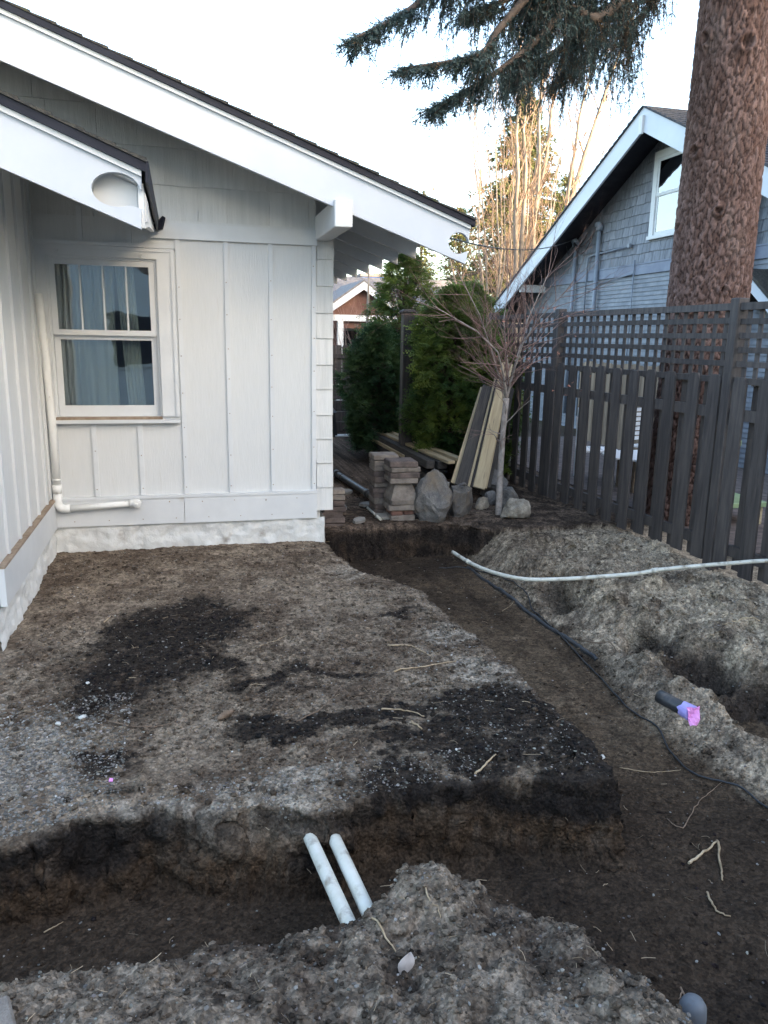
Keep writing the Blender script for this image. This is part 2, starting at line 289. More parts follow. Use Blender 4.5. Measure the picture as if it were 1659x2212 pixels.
def height(x, y):
    wx = x+.035*fbm(x, y, 3.1, 3, 5)+.014*fbm(x, y, 17, 2, 6); wy = y+.035*fbm(x, y, 3.1, 3, 8)+.014*fbm(x, y, 17, 2, 9)
    n1 = fbm(x, y, 1.1, 3, 1); n2 = fbm(x, y, 6., 4, 2); n3 = fbm(x, y, 26., 3, 3); n4 = fbm(x, y, 70., 2, 4)
    rg = 1-np.abs(fbm(x, y, 9., 3, 21))*2
    gate = sstep(-.25, .35, fbm(x, y, 2.6, 3, 201)); c1 = crumbs(x, y, 11., 202, .35)*gate; c2 = crumbs(x, y, 26., 203, .45)*sstep(-.4, .3, fbm(x, y, 4., 3, 204)); c3 = crumbs(x, y, 55., 205, .5)
    cr = .55*c1+.6*c2+.6*c3; c0 = crumbs(x, y, 5.2, 206, .4, .7)
    floor = -.36+.05*sstep(5.5, 7, y)+.012*n1+.012*n2+.004*n3+.15*c1+.25*c2+.4*c3
    floor = floor+.05*np.exp(-((x-1.7)**2+(y-2.5)**2)/.25)*0
    # platform, with crumbled foot
    sp = sdpoly(wx, wy, PLAT); steep = 8.0-5.0*np.exp(-((x-.25)/.42)**2)
    top = .0+.012*n1+.010*n2+.005*n3+.12*c1+.28*c2+.5*c3+.012*sstep(5.9, 6.7, y)
    plat = top-steep*np.maximum(sp+.012*n2, 0)-.16*np.maximum(sp+.10, 0)
    plat = np.maximum(plat, -.325-.45*np.maximum(sp, 0)+.02*n2+.8*cr)
    sb = sdpoly(wx, wy, BERM)
    bt = -.055+.9*cr+.25*c0+.03*(1-sstep(-.3, .5, x))+.10*np.clip(2.1-y, 0, 2)+.07*np.exp(-((x-.77)**2+(y-2.16)**2)/.03)+.035*n2+.05*fbm(x, y, 3., 3, 31)+.008*n3+.003*n4+.02*fbm(x, y, 12., 3, 32)
    berm = bt-3.2*np.maximum(sb, 0)-.25*np.maximum(sb+.12, 0)
    sn = sdpoly(wx, wy, NEAR); near = -.18+.03*n2+.015*n3-3.*np.maximum(sn, 0)
    sk = sdpoly(wx, wy, BACK)
    back = .02+.02*n2+.006*n3+.4*c2+.5*c3-8.*np.maximum(sk, 0)-.3*np.maximum(sk+.08, 0)*(x < 3)
    # right-hand bank of spoil up to the fence
    toe = np.interp(y, [1., 2.6, 3.0, 3.4, 3.9, 4.45, 5.35, 6.15, 7.05], [2.75, 2.60, 2.57, 2.52, 2.50, 2.68, 2.62, 2.58, 2.62])+.05*fbm(x, y, 2.6, 3, 44)
    t = x-toe
    crest = np.interp(y, [1., 2.6, 3.3, 4.2, 5.2, 6.2, 7.], [-.24, -.21, -.15, -.08, -.07, -.07, -.02])
    bank = -.36+(crest+.36)*sstep(-.05, .42, t)
    lump = .075*fbm(x, y, 3.4, 4, 51)+.025*rg*sstep(.1, .35, t)+.035*n2+.010*n3+.004*n4+1.5*cr+.42*c0
    hol = np.zeros_like(x)
    for cx, cy, rx, ry, dp in ((3.0, 4.30, .17, .26, .26), (3.05, 3.85, .20, .30, .34), (3.12, 3.35, .22, .34, .32), (3.2, 2.75, .28, .45, .30), (2.88, 5.40, .12, .30, .17), (3.06, 6.2, .1, .16, .08)):
        hol = np.maximum(hol, dp*np.exp(-(((x-cx)/rx)**2+((y-cy)/ry)**2)**1.4))
    heap = .05*np.exp(-(((x-3.75)/.45)**2+((y-5.9)/.95)**2))+.07*np.exp(-(((x-3.8)/.42)**2+((y-4.3)/.9)**2))+.04*np.exp(-(((x-3.3)/.3)**2+((y-5.0)/.4)**2))+.07*np.exp(-(((x-3.2)/.3)**2+((y-6.5)/.3)**2))+.085*np.exp(-(((x-3.42)/.09)**2+((y-4.93)/.10)**2))+.10*np.exp(-(((x-3.9)/.4)**2+((y-3.0)/.7)**2))
    env = sstep(-.05, .3, t)*(1-.85*sstep(6.1, 6.9, y))*(1-sstep(7.2, 7.6, y))*(1-sstep(4.1, 4.45, x))
    bank = bank+env*(heap+lump-hol)
    bank = np.where(t > -.12, bank, -9)
    zl = np.where(x < -2.2, 0.0, -9.)
    stack = np.stack([floor, plat, berm, near, back, bank, zl])
    k = np.argmax(stack, 0); z = np.max(stack, 0)
    far = np.maximum(sstep(6, 9, np.abs(x-1)), np.maximum(sstep(14, 18, y), sstep(1, 3, -y)))
    z = z*(1-far)+far*(0.0)
    return z, k, dict(sp=sp, sb=sb, t=t, n1=n1, n2=n2, n3=n3, hol=hol*env, top=top)
def axis(a, b, step, lo, hi, g=1.22):
    pts = list(np.arange(a, b, step)); s = step; p = pts[-1]
    while p < hi: s *= g; p += s; pts.append(p)
    s = step; p = a; pre = []
    while p > lo: s *= g; p -= s; pre.append(p)
    return np.array(pre[::-1]+pts)
gx = axis(-1.35, 4.35, .0105, -160, 160)
gy1 = np.arange(1.25, 3.4, .0075); gy = axis(3.4, 8.2, .0125, 3.39, 240)
pre = []; s = .0075; p = 1.25
while p > -120: s *= 1.25; p -= s; pre.append(p)
gy = np.concatenate([np.array(pre[::-1]), gy1, gy[gy > gy1[-1]+.004]])
GX, GY = np.meshgrid(gx, gy)
# gather grid lines on the cut wall of the platform so that its face is finely meshed
_wx = GX+.035*fbm(GX, GY, 3.1, 3, 5)+.014*fbm(GX, GY, 17, 2, 6); _wy = GY+.035*fbm(GX, GY, 3.1, 3, 8)+.014*fbm(GX, GY, 17, 2, 9)
_s = sdpoly(GX, GY, PLAT); _s2 = sdpoly(_wx, _wy, PLAT)
_m = (np.abs(_s) < .4) & (GY > 2) & (GY < 6.3) & (GX > -1.4)
_gy, _gx = np.gradient(_s, gy, gx); _gn = np.hypot(_gx, _gy)+1e-6
_ds = np.where(_m, np.interp(_s2, [-.10, -.02, .14, .20], [-.10, -.006, .052, .20])-_s2, 0)*(np.abs(_s2) < .2)
_b = sdpoly(GX, GY, BACK); _b2 = sdpoly(_wx, _wy, BACK); _by, _bx = np.gradient(_b, gy, gx); _bn = np.hypot(_bx, _by)+1e-6
_mb = (np.abs(_b) < .4) & (GY > 6.5) & (GY < 7.5) & (GX > 1.2) & (GX < 2.9)
_db = np.where(_mb, np.interp(_b2, [-.10, -.02, .14, .20], [-.10, -.006, .052, .20])-_b2, 0)*(np.abs(_b2) < .2)
GX = GX+_ds*_gx/_gn+_db*_bx/_bn; GY = GY+_ds*_gy/_gn+_db*_by/_bn
GZ, GK, GI = height(GX, GY)
# crumble the steep faces sideways so cut walls are rough in all directions
_sl = np.hypot(np.gradient(GZ, axis=1)/np.maximum(np.gradient(GX, axis=1), .002), np.gradient(GZ, axis=0)/np.maximum(np.gradient(GY, axis=0), .002))
_st = np.maximum(sstep(.7, 2.2, _sl), sstep(-.01, .01, GI['sp'])*(1-sstep(.07, .12, GI['sp'])))*(GY > .5)*(GY < 9)*(np.abs(GX) < 6)
def n3d(f, sd): return fbm(GX+GZ*1.9, GY-GZ*1.6, f, 3, sd, .6)
_wu, _wv = GX+GY, GZ*1.0
_blk = crumbs(_wu, _wv+.13*_wu, 6., 301, .5, .8)*.34+crumbs(_wu, _wv, 16., 302, .5, .7)*.5+crumbs(_wu, _wv, 42., 303, .55)*.7
_gyn, _gxn = np.gradient(GI['sp'] if True else GZ, axis=0), np.gradient(GI['sp'], axis=1); _gl = np.hypot(_gxn, _gyn)+1e-9
DX = _st*(.018*n3d(7., 101)+.012*n3d(24., 102)+_blk*_gxn/_gl); DY = _st*(.018*n3d(7., 103)+.012*n3d(24., 104)+_blk*_gyn/_gl)
DZ = _st*.008*n3d(20., 105)
def blob(x, y, px, py, rx, ry, z=0.0, p=1.6, ang=0):
    c = onz(px, py, z); dx, dy = x-c.x, y-c.y; ca, sa = math.cos(ang), math.sin(ang); u, v = dx*ca+dy*sa, -dx*sa+dy*ca
    return np.exp(-((u/rx)**2+(v/ry)**2)**p)
def soil_colour(x, y, z, k, I):
    c = lambda r, g, b: np.array([r, g, b])
    dry, mid, dark, pale, sandy, floorb, humus = c(.205, .167, .129), c(.100, .075, .056), c(.016, .0128, .011), c(.31, .28, .24), c(.345, .285, .215), c(.108, .079, .054), c(.016, .0135, .0125)
    nA = fbm(x, y, 2.2, 5, 61, .6); nB = fbm(x, y, 7., 5, 62, .6); nC = fbm(x, y, 30., 4, 63, .65); nD = fbm(x*1.0, y, 4., 5, 64, .6)
    mix = lambda a, b, t: a*(1-t[..., None])+b*t[..., None]
    base = np.zeros(x.shape+(3,))
    # platform
    pl = mix(mid[None, None], dry[None, None], sstep(-.40, .40, nA*.45+nB*.6+nC*.35+.0))
    d = np.zeros_like(x); xo, yo = x, y; x = xo+.16*fbm(xo, yo, 3.3, 4, 401, .6)+.05*fbm(xo, yo, 14., 3, 402); y = yo+.26*fbm(xo, yo, 3.3, 4, 403, .6)+.07*fbm(xo, yo, 14., 3, 404)
    for b in ((350, 1390, .40, .72), (270, 1450, .40, .52), (440, 1335, .32, .46), (205, 1490, .24, .3), (600, 1465, .34, .10), (760, 1450, .22, .07), (860, 1320, .22, .10), (1130, 1560, .40, .26), (1230, 1610, .34, .22), (950, 1600, .40, .14), (880, 1540, .3, .12), (1000, 1690, .6, .08), (1080, 1530, .45, .4), (1300, 1660, .3, .16), (1180, 1670, .3, .1), (850, 1680, .2, .06), (560, 1560, .2, .1), (470, 1420, .2, .25), (1000, 1500, .22, .10), (620, 1590, .30, .1), (230, 1640, .16, .08), (1060, 1630, .5, .08), (760, 1560, .3, .12)):
        d = np.maximum(d, blob(x, y, *b))
    d = sstep(.22, .80, d*(.98+.60*nB+.70*nC)+.10*nC)
    pl = mix(pl, dark[None, None], d*.95)
    g = np.zeros_like(x)
    for b in ((60, 1640, .22, .36), (600, 1690, .38, .08), (1050, 1440, .20, .16), (760, 1230, .25, .20), (1140, 1480, .12, .12), (420, 1720, .3, .06), (950, 1360, .2, .2)):
        g = np.maximum(g, blob(x, y, *b))
    x, y = xo, yo
    g = sstep(.18, .85, g*(.75+.8*nC+.5*nB)); pl = mix(pl, pale[None, None], g*.55)
    # trench sides: black topsoil over brown subsoil
    uu = x+y; nW = fbm(uu, z*1.6, 4.5, 4, 71, .6); nV = fbm(uu, z, 16., 4, 72, .6)
    wallc = mix(humus[None, None], c(.056, .038, .025)[None, None], sstep(-.05, .10, -z-.16+.22*nW+.06*nV))
    wallc = mix(wallc, c(.085, .069, .056)[None, None], sstep(.15, .65, nV+.4*nW)*.5)
    wallc = mix(wallc, pl, sstep(-.05, .0, z+.03*nV)*.6)
    cen = np.exp(-((x-.30)/.38)**2)*sstep(-.2, .25, z+.1+.12*nV+.1*nW); wallc = mix(wallc, pl, np.clip(cen, 0, 1)*.6)
    platc = mix(pl, wallc, sstep(-.015, .010, I['sp']+.012*nB))
    fl = mix(c(.052, .037, .026)[None, None], floorb[None, None], sstep(2.6, 3.6, y+.5*nA)*sstep(-.4, .4, nA+.4*nB+.45))
    fl = mix(fl, c(.185, .142, .10)[None, None], sstep(.1, .7, nB+.6*nC)*sstep(3, 3.8, y)*(1-sstep(5., 6., y))*.7)
    scr = fbm(x*5.5, y*1.1, 1., 4, 77, .6); fl = mix(fl, c(.036, .026, .019)[None, None], sstep(.05, .5, scr+.3*nB)*.6); fl = mix(fl, c(.16, .122, .085)[None, None], sstep(.15, .6, -scr+.3*nC)*sstep(3., 4., y)*.45)
    fl = mix(fl, dark[None, None], sstep(.1, .6, nA+.5*nC)*.55)
    fl = mix(fl, humus[None, None], sstep(6.2, 6.8, y)*.5)
    fl = fl*.80
    platc = mix(platc, fl, sstep(.25, .33, -z+.03*nB))
    br = mix(c(.062, .048, .038)[None, None], c(.182, .150, .119)[None, None], sstep(-.4, .5, nB*.7+nC*.6+sstep(-.12, .05, z)*.7-.3))
    br = mix(br, c(.16, .105, .085)[None, None], sstep(.3, .6, nA+.3*nD)*.35)
    bk = mix(c(.045, .034, .027)[None, None], c(.12, .09, .07)[None, None], sstep(-.3, .5, nB+.6*nC))
    bk = mix(bk, mix(humus[None, None], wallc, sstep(-.2, .5, nV+nW)*.6), sstep(.0, .05, -z)*.92)
    ba = mix(c(.135, .106, .081)[None, None], sandy[None, None], sstep(-.35, .45, nA*.5+nB*.5+nC*.45+.2*sstep(3.2, 3.8, x)))
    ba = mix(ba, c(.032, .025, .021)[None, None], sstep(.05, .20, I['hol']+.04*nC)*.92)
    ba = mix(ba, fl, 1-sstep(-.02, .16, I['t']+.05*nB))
    ba = mix(ba, bk, sstep(6.7, 7.3, y+.2*nB))
    grass = mix(c(.05, .06, .03)[None, None], c(.1, .09, .05)[None, None], sstep(-.3, .3, nA))
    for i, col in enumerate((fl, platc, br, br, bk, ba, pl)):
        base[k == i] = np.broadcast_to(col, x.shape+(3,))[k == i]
    far = np.maximum(sstep(6, 9, np.abs(x-1)), sstep(15, 18, y))
    base = mix(base, np.broadcast_to(grass, base.shape), far)
    base = base*(1+.30*nC+.16*nB)[..., None]*np.array([1.02, 1., .965])
    return np.clip(base, .006, .6)
COL = soil_colour(GX, GY, GZ, GK, GI)
ny, nx = GX.shape
idx = np.arange(nx*ny).reshape(ny, nx)
quads = np.stack([idx[:-1, :-1].ravel(), idx[:-1, 1:].ravel(), idx[1:, 1:].ravel(), idx[1:, :-1].ravel()], 1)
def add_crumb_bump(m, sc, st, dist):
    T = m.node_tree; N = T.nodes; K = T.links; P = [n for n in N if n.type == 'BSDF_PRINCIPLED'][0]; old = P.inputs['Normal'].links[0].from_socket
    tc = N.new('ShaderNodeTexCoord'); v = N.new('ShaderNodeTexVoronoi'); v.inputs['Scale'].default_value = sc; v.inputs['Randomness'].default_value = 1.; nz = N.new('ShaderNodeTexNoise'); nz.inputs['Scale'].default_value = sc*.7
    mxv = N.new('ShaderNodeVectorMath'); mxv.operation = 'MULTIPLY_ADD'; mxv.inputs[1].default_value = (.006, .006, .006); K.new(nz.outputs['Color'], mxv.inputs[0]); K.new(tc.outputs['Object'], mxv.inputs[2]); K.new(tc.outputs['Object'], nz.inputs['Vector']); K.new(mxv.outputs[0], v.inputs['Vector'])
    b = N.new('ShaderNodeBump'); b.invert = True; b.inputs['Strength'].default_value = st; b.inputs['Distance'].default_value = dist; K.new(v.outputs['Distance'], b.inputs['Height']); K.new(old, b.inputs['Normal']); K.new(b.outputs[0], P.inputs['Normal'])
MT['soil'] = material('soil', (0, 0, 0), attr=True, rough=.97, spec=.12, bump=.6, bscale=75, bdist=.012, fine=.28, fscale=110, detail=3)
add_crumb_bump(MT['soil'], 62., .85, .010)
def add_grain(m, scales):
    # per-crumb tone differences
    T = m.node_tree; N = T.nodes; K = T.links; P = [n for n in N if n.type == 'BSDF_PRINCIPLED'][0]; col = P.inputs['Base Color'].links[0].from_socket; tc = N.new('ShaderNodeTexCoord')
    for sc, lo_, hi_ in scales:
        v = N.new('ShaderNodeTexVoronoi'); v.inputs['Scale'].default_value = sc; K.new(tc.outputs['Object'], v.inputs['Vector']); sp_ = N.new('ShaderNodeSeparateColor'); K.new(v.outputs['Color'], sp_.inputs[0])
        mr = N.new('ShaderNodeMapRange'); mr.inputs[3].default_value = lo_; mr.inputs[4].default_value = hi_; K.new(sp_.outputs[0], mr.inputs[0])
        mu = N.new('ShaderNodeVectorMath'); mu.operation = 'SCALE'; K.new(col, mu.inputs[0]); K.new(mr.outputs[0], mu.inputs['Scale']); col = mu.outputs[0]
    K.new(col, P.inputs['Base Color'])
add_grain(MT['soil'], ((78., .62, 1.36), (33., .74, 1.24)))
gme = np_mesh('ground', np.stack([(GX+DX).ravel(), (GY+DY).ravel(), (GZ+DZ).ravel()], 1), quads, MT['soil'], COL.reshape(-1, 3), True)
ground = link('ground', gme); tag(ground, kind='structure')
_hx = np.arange(-1.6, 4.8, .016); _hy = np.arange(.9, 15.5, .016)
_HG = height(*np.meshgrid(_hx, _hy))[0]
def hz(x, y):
    u = min(max((float(x)+1.6)/.016, 0), len(_hx)-1.001); v = min(max((float(y)-.9)/.016, 0), len(_hy)-1.001); i, j = int(u), int(v); a, b = u-i, v-j
    return float((_HG[j, i]*(1-a)+_HG[j, i+1]*a)*(1-b)+(_HG[j+1, i]*(1-a)+_HG[j+1, i+1]*a)*b)
def hz_arr(x, y):
    z, k, I = height(np.asarray(x)[None], np.asarray(y)[None]); return z[0], k[0]
def ground_at(px, py, z0=0.0, it=5):
    z = z0
    for _ in range(it):
        p = onz(px, py, z); z = .5*z+.5*hz(p.x, p.y)
    return onz(px, py, z)

# ------------------------------------------------------------------ white house
WH = thing('white_house', (0, 6.7, 0), 'white board-and-batten house with sloping white barge boards and sash window', 'house')
def zr(x): return 2.66+.354*(2.16-x)          # main roof line (barge top)
def zs(x): return 2.66+.40*(-.17-x)           # wing roof line
XR, XW = -2.6, -3.2
# walls
wb = MB()
wb.box(-1.07, -.985, 6.70, 6.82, .40, 2.68); wb.box(-.165, 1.12, 6.70, 6.82, .40, 2.68); wb.box(-.985, -.165, 6.70, 6.82, .40, 1.14); wb.box(-.985, -.165, 6.70, 6.82, 2.38, 2.68)
wb.build('wall', MT['white_ply'], WH)
MB().prism_xz([(-6.4, 2.68), (1.12, 2.68), (1.12, zr(1.12)-.06), (XR, zr(XR)-.06), (-6.4, zr(XR)-.06-.354*3.8)], 6.72, 6.82).build('gable_wall', MT['white_shingle'], WH)
sw = MB()
for i in range(12):   # shingled flank wall, courses lapping
    z0 = .28+i*.2125
    sw.prism_xz([(1.12, z0), (1.262, z0), (1.236, z0+.235), (1.12, z0+.235)], 6.84, 14.0)
sw.build('side_wall', MT['white_shingle'], WH)
MB().box(-6.4, 1.12, 13.9, 14.0, .2, 2.7).box(-6.4, -6.3, 6.8, 13.9, .2, 2.7).build('rear_wall', MT['white_ply'], WH)
# wing (left)
MB().box(-1.19, -1.07, 4.72, 6.82, .40, 2.92).box(-5.5, -1.19, 4.72, 4.84, .3, 2.92).build('wing_wall', MT['white_ply'], WH)
bat = MB().box(-.018, .018, 0, .018, 0, 1).mesh('batten', MT['white_trim'])
def batten(x, y, z0, z1, side=False, wd=1.0):
    o = link('batten', bat, WH, (x-0, y-6.7, z0)); o.scale = (wd, 1, z1-z0)
    if side: o.rotation_euler = (0, 0, rad(90))
    return o
for x in (.005, .38, .74, 1.098): batten(x, 6.682, .482, 2.54)
for x in (-.72, -.36): batten(x, 6.682, 2.495, 2.75); batten(x+.01, 6.682, .482, 1.085)
for y in (6.63, 6.42, 6.06, 5.70, 5.34, 4.98): batten(-1.052, y, .482, 2.9, True, 1.0)
MB().box(-1.07, -.985, 6.683, 6.70, .482, 1.10).build('corner_board', MT['white_trim'], WH)
nh = MB()
for x, za, zb in [(q, .5, 2.5) for q in (.005, .38, .74, 1.098)]+[(q, .5, 1.05) for q in (-.71, -.35)]:
    z = za+.04
    while z < zb: nh.tube([(x+RNG.uniform(-.006, .006), 6.683, z), (x, 6.6795, z)], .0045, 6); z += RNG.uniform(.24, .36)
for x in np.arange(-.95, 1.1, .27): nh.tube([(x, 6.66, .42+RNG.uniform(-.02, .01)), (x, 6.6535, .42)], .0045, 6); nh.tube([(x+.05, 6.66, .28), (x+.05, 6.6535, .28)], .0045, 6)
tag(nh.build('nail_heads', MT['bare_wood'], WH), kind='stuff')
# trim boards
MB().box(-.20, 1.125, 6.668, 6.70, 2.54, 2.66).build('frieze_board', MT['white_trim'], WH)
MB().box(-1.035, -.022, 6.660, 6.70, .235, .455).build('skirt_board', MT['white_trim'], WH)
MB().box(-.018, 1.12, 6.656, 6.70, .233, .455).build('skirt_board', MT['white_trim'], WH)
MB().box(-1.035, 1.122, 6.650, 6.70, .457, .480).build('water_table', MT['white_trim'], WH)
MB().box(-1.072, -1.035, 4.70, 6.70, .235, .462).build('skirt_board', MT['white_trim'], WH)
MB().box(-1.068, -1.030, 4.70, 6.648, .463, .478).build('water_table', MT['bare_wood'], WH)
# rough plastered foundation
fb = MB()
def rough_sheet(mb, p0, p1, z0, z1, nx_, nz_, amp, nrm):
    vs = []; n = Vector(nrm)
    for j in range(nz_+1):
        for i in range(nx_+1):
            p = Vector(p0).lerp(Vector(p1), i/nx_); p.z = z0+(z1-z0)*j/nz_
            d = mnoise.fractal(p*9, 1., 2., 4)*amp+mnoise.noise(p*2.2)*amp*.7
            vs.append(p+n*d)
    fs = [(j*(nx_+1)+i, j*(nx_+1)+i+1, (j+1)*(nx_+1)+i+1, (j+1)*(nx_+1)+i) for j in range(nz_) for i in range(nx_)]
    mb.add(vs, fs, True)
rough_sheet(fb, (-1.07, 6.685, 0), (1.19, 6.685, 0), -.2, .235, 150, 30, .018, (0, -1, 0))
rough_sheet(fb, (1.19, 6.685, 0), (1.19, 9.0, 0), -.5, .235, 100, 30, .014, (1, 0, 0))
rough_sheet(fb, (-1.06, 4.6, 0), (-1.06, 6.69, 0), -.2, .235, 140, 30, .018, (1, 0, 0))
fb.box(-6.3, 1.16, 6.74, 13.8, -.4, .3).box(-5.4, -1.1, 4.76, 6.7, -.3, .3)
fb.build('foundation', MT['plaster'], WH)
# corner shingles (each a piece)
cs = MB().prism_yz([(0, 0), (-.026, .002), (-.012, .235), (0, .235)], 0, .146).mesh('shingle', MT['white_shingle'])
for i in range(11):
    z0 = .285+i*.2145
    o = link('shingle', cs, WH, (1.122+RNG.uniform(-.004, .004), 6.72-6.7, z0+RNG.uniform(-.006, .006)))
# gable shakes
rg = random.Random(3); course = 0; z0 = 2.665
while z0 < zr(XR)-.1:
    x = -2.55+rg.uniform(0, .2); h = .275
    while x < 1.12:
        wd = rg.uniform(.20, .36); x1 = min(x+wd-.004, 1.12)
        top = lambda q: min(z0+h+.02, zr(q)-.075)
        if top(x1) > z0+.02 and top(x) > z0+.02 and (z0 > zs(x1)-.3 or x > -.2) and x1-x > .03:
            y0 = 6.72; mb = MB(); b = rg.uniform(-.003, .003)
            vs = [(x, y0-.020, z0+b), (x1, y0-.020, z0+b), (x1, y0-.006, top(x1)), (x, y0-.006, top(x)), (x, y0+.02, z0+b), (x1, y0+.02, z0+b), (x1, y0+.02, top(x1)), (x, y0+.02, top(x))]
            mb.add(vs, [(0, 1, 2, 3), (0, 4, 5, 1), (1, 5, 6, 2), (2, 6, 7, 3), (3, 7, 4, 0)]); mb.build('shingle', MT['white_shingle'], WH)
        x += wd
    z0 += h; course += 1
# barge boards with scrolled notch
def barge(zf, xend, xstart, depth, y0, y1, notch_c, notch_r, a0, a1, lipz, lowz, xe2=None):
    xe2 = xend-.02 if xe2 is None else xe2
    poly = [(xstart, zf(xstart)), (xend, zf(xend))]
    poly.append((xend-.004, lipz))
    cx, cz = notch_c
    for i in range(25):
        q = rad(a0+(a1-a0)*i/24); poly.append((cx+notch_r[0]*math.cos(q), cz+notch_r[1]*math.sin(q)))
    poly += [(xend-.008, lowz), (xe2, zf(xend)-depth), (xstart, zf(xstart)-depth-.03)]
    return MB().prism_xz(poly, y0, y1)
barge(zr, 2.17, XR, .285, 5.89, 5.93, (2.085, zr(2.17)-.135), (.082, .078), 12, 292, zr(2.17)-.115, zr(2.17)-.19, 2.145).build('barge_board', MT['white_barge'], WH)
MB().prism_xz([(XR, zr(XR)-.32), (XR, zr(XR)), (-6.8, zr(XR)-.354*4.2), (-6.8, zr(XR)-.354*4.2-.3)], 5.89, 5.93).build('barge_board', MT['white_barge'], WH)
MB().prism_xz([(XR, zr(XR)-.004), (2.17, zr(2.17)-.004), (2.17, zr(2.17)-.032), (XR, zr(XR)-.032)], 5.868, 5.8898).build('roof_mould', MT['white_trim'], WH)
MB().prism_xz([(XR, zr(XR)-.003), (2.20, zr(2.20)-.003), (2.20, zr(2.20)+.038), (XR, zr(XR)+.038)], 5.85, 5.91).build('drip_edge', MT['drip'], WH)
rd = MB().prism_xz([(XR, zr(XR)-.06), (2.12, zr(2.12)-.06), (2.12, zr(2.12)-.004), (XR, zr(XR)-.004)], 5.931, 14.3)
rd.prism_xz([(XR, zr(XR)-.06), (XR, zr(XR)-.004), (-6.8, zr(XR)-.354*4.2-.004), (-6.8, zr(XR)-.354*4.2-.06)], 5.931, 14.3)
rd.build('roof_deck', MT['white_trim'], WH)
n = 0; x = 2.20
while x > XR:   # shingle courses, butts proud so the rake steps
    xa = max(x-.152, XR); mb = MB(); e = RNG.uniform(-.008, .006)
    mb.prism_xz([(xa-.05, zr(xa-.05)+.039), (x, zr(x)+.039), (x, zr(x)+.058), (xa-.05, zr(xa-.05)+.045)], 5.842+e, 14.35); mb.build('roof_course', MT['roof_shingle'], WH); x -= .152
MB().prism_xz([(XR+.02, zr(XR)+.0), (XR+.02, zr(XR)+.05), (-6.9, zr(XR)-.354*4.3+.05), (-6.9, zr(XR)-.354*4.3)], 5.842, 14.35).build('roof_slope', MT['roof_shingle'], WH)
# beam end and rafter tails
MB().bbox(1.112, 1.245, 5.835, 6.72, 2.585, 2.775, .006).build('beam_end', MT['white_trim'], WH)
MB().bbox(-2.66, -2.53, 5.835, 6.72, 3.95, 4.14, .006).build('beam_end', MT['white_trim'], WH)
for k in range(13):
    y = 6.23+.6*k
    if y > 14: break
    MB().prism_xz([(1.0, zr(1.0)-.0605), (2.03, zr(2.03)-.0605), (2.025, zr(2.03)-.215), (1.0, zr(1.0)-.215)], y, y+.042).build('rafter_tail', MT['white_trim'], WH)
# wing roof
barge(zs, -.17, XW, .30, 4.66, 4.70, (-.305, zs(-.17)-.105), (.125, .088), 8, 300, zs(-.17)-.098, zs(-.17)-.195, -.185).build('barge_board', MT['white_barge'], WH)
MB().prism_xz([(XW, zs(XW)-.004), (-.17, zs(-.17)-.004), (-.17, zs(-.17)-.034), (XW, zs(XW)-.034)], 4.64, 4.6598).build('roof_mould', MT['white_trim'], WH)
MB().prism_xz([(XW, zs(XW)-.003), (-.145, zs(-.145)-.003), (-.145, zs(-.145)+.045), (XW, zs(XW)+.045)], 4.622, 6.71).build('drip_edge', MT['drip'], WH)
MB().prism_xz([(-.150, zs(-.145)-.055), (-.135, zs(-.145)-.06), (-.13, zs(-.145)+.05), (-.146, zs(-.145)+.05)], 4.62, 6.70).build('eave_drip', MT['drip'], WH)
MB().prism_xz([(XW, zs(XW)-.07), (-.2, zs(-.2)-.07), (-.2, zs(-.2)-.006), (XW, zs(XW)-.006)], 4.701, 6.70).build('roof_deck', MT['white_trim'], WH)
MB().prism_yz([(4.701, 2.37), (5.35, 2.46), (6.69, 2.585), (6.69, 2.615), (4.701, 2.60)], -.195, -.165).build('eave_fascia', MT['white_trim'], WH)
MB().prism_yz([(4.76, 2.41), (5.2, 2.465), (5.2, 2.57), (4.76, 2.56)], -.1645, -.158).build('fascia_panel', MT['white_trim'], WH)
MB().prism_xz([(-.50, zs(-.50)-.075), (-.20, zs(-.20)-.075), (-.20, zs(-.20)-.27), (-.50, zs(-.50)-.27)], 4.775, 4.795).build('notch_backing', MT['white_trim'], WH)
x = -.14
while x > XW:
    xa = x-.152; e = RNG.uniform(-.008, .008)
    MB().prism_xz([(xa-.05, zs(xa-.05)+.046), (x, zs(x)+.046), (x, zs(x)+.068), (xa-.05, zs(xa-.05)+.053)], 4.615+e, 6.70).build('roof_course', MT['roof_shingle'], WH); x -= .152
MB().tube([(-.14, 6.60, 2.62), (-.125, 6.66, 2.63), (-.09, 6.668, 2.70)], [.03, .035, .015], 8).build('flashing', MT['drip'], WH)
# window
win = MB()
win.box(-1.062, -.987, 6.675, 6.70, 1.14, 2.46); win.box(-.163, -.055, 6.675, 6.70, 1.14, 2.46); win.box(-.987, -.163, 6.675, 6.70, 2.381, 2.46)
win.box(-.055, -.026, 6.662, 6.70, 1.14, 2.462); win.box(-1.062, -.055, 6.664, 6.6748, 2.435, 2.462)
W1 = win.build('window', MT['white_trim'], WH)
MB().box(-1.066, -.02, 6.655, 6.70, 2.463, 2.492).build('head_cap', MT['white_trim'], W1)
MB().box(-1.066, -.03, 6.635, 6.70, 1.09, 1.118).build('sill_nose', MT['white_trim'], W1)
MB().box(-.984, -.166, 6.645, 6.76, 1.1185, 1.139).build('sill', MT['bare_wood'], W1)
def sash(x0, x1, z0, z1, y0, st, top, bot):
    return MB().box(x0, x0+st, y0, y0+.035, z0, z1).box(x1-st, x1, y0, y0+.035, z0, z1).box(x0+st, x1-st, y0, y0+.035, z1-top, z1).box(x0+st, x1-st, y0, y0+.035, z0, z0+bot)
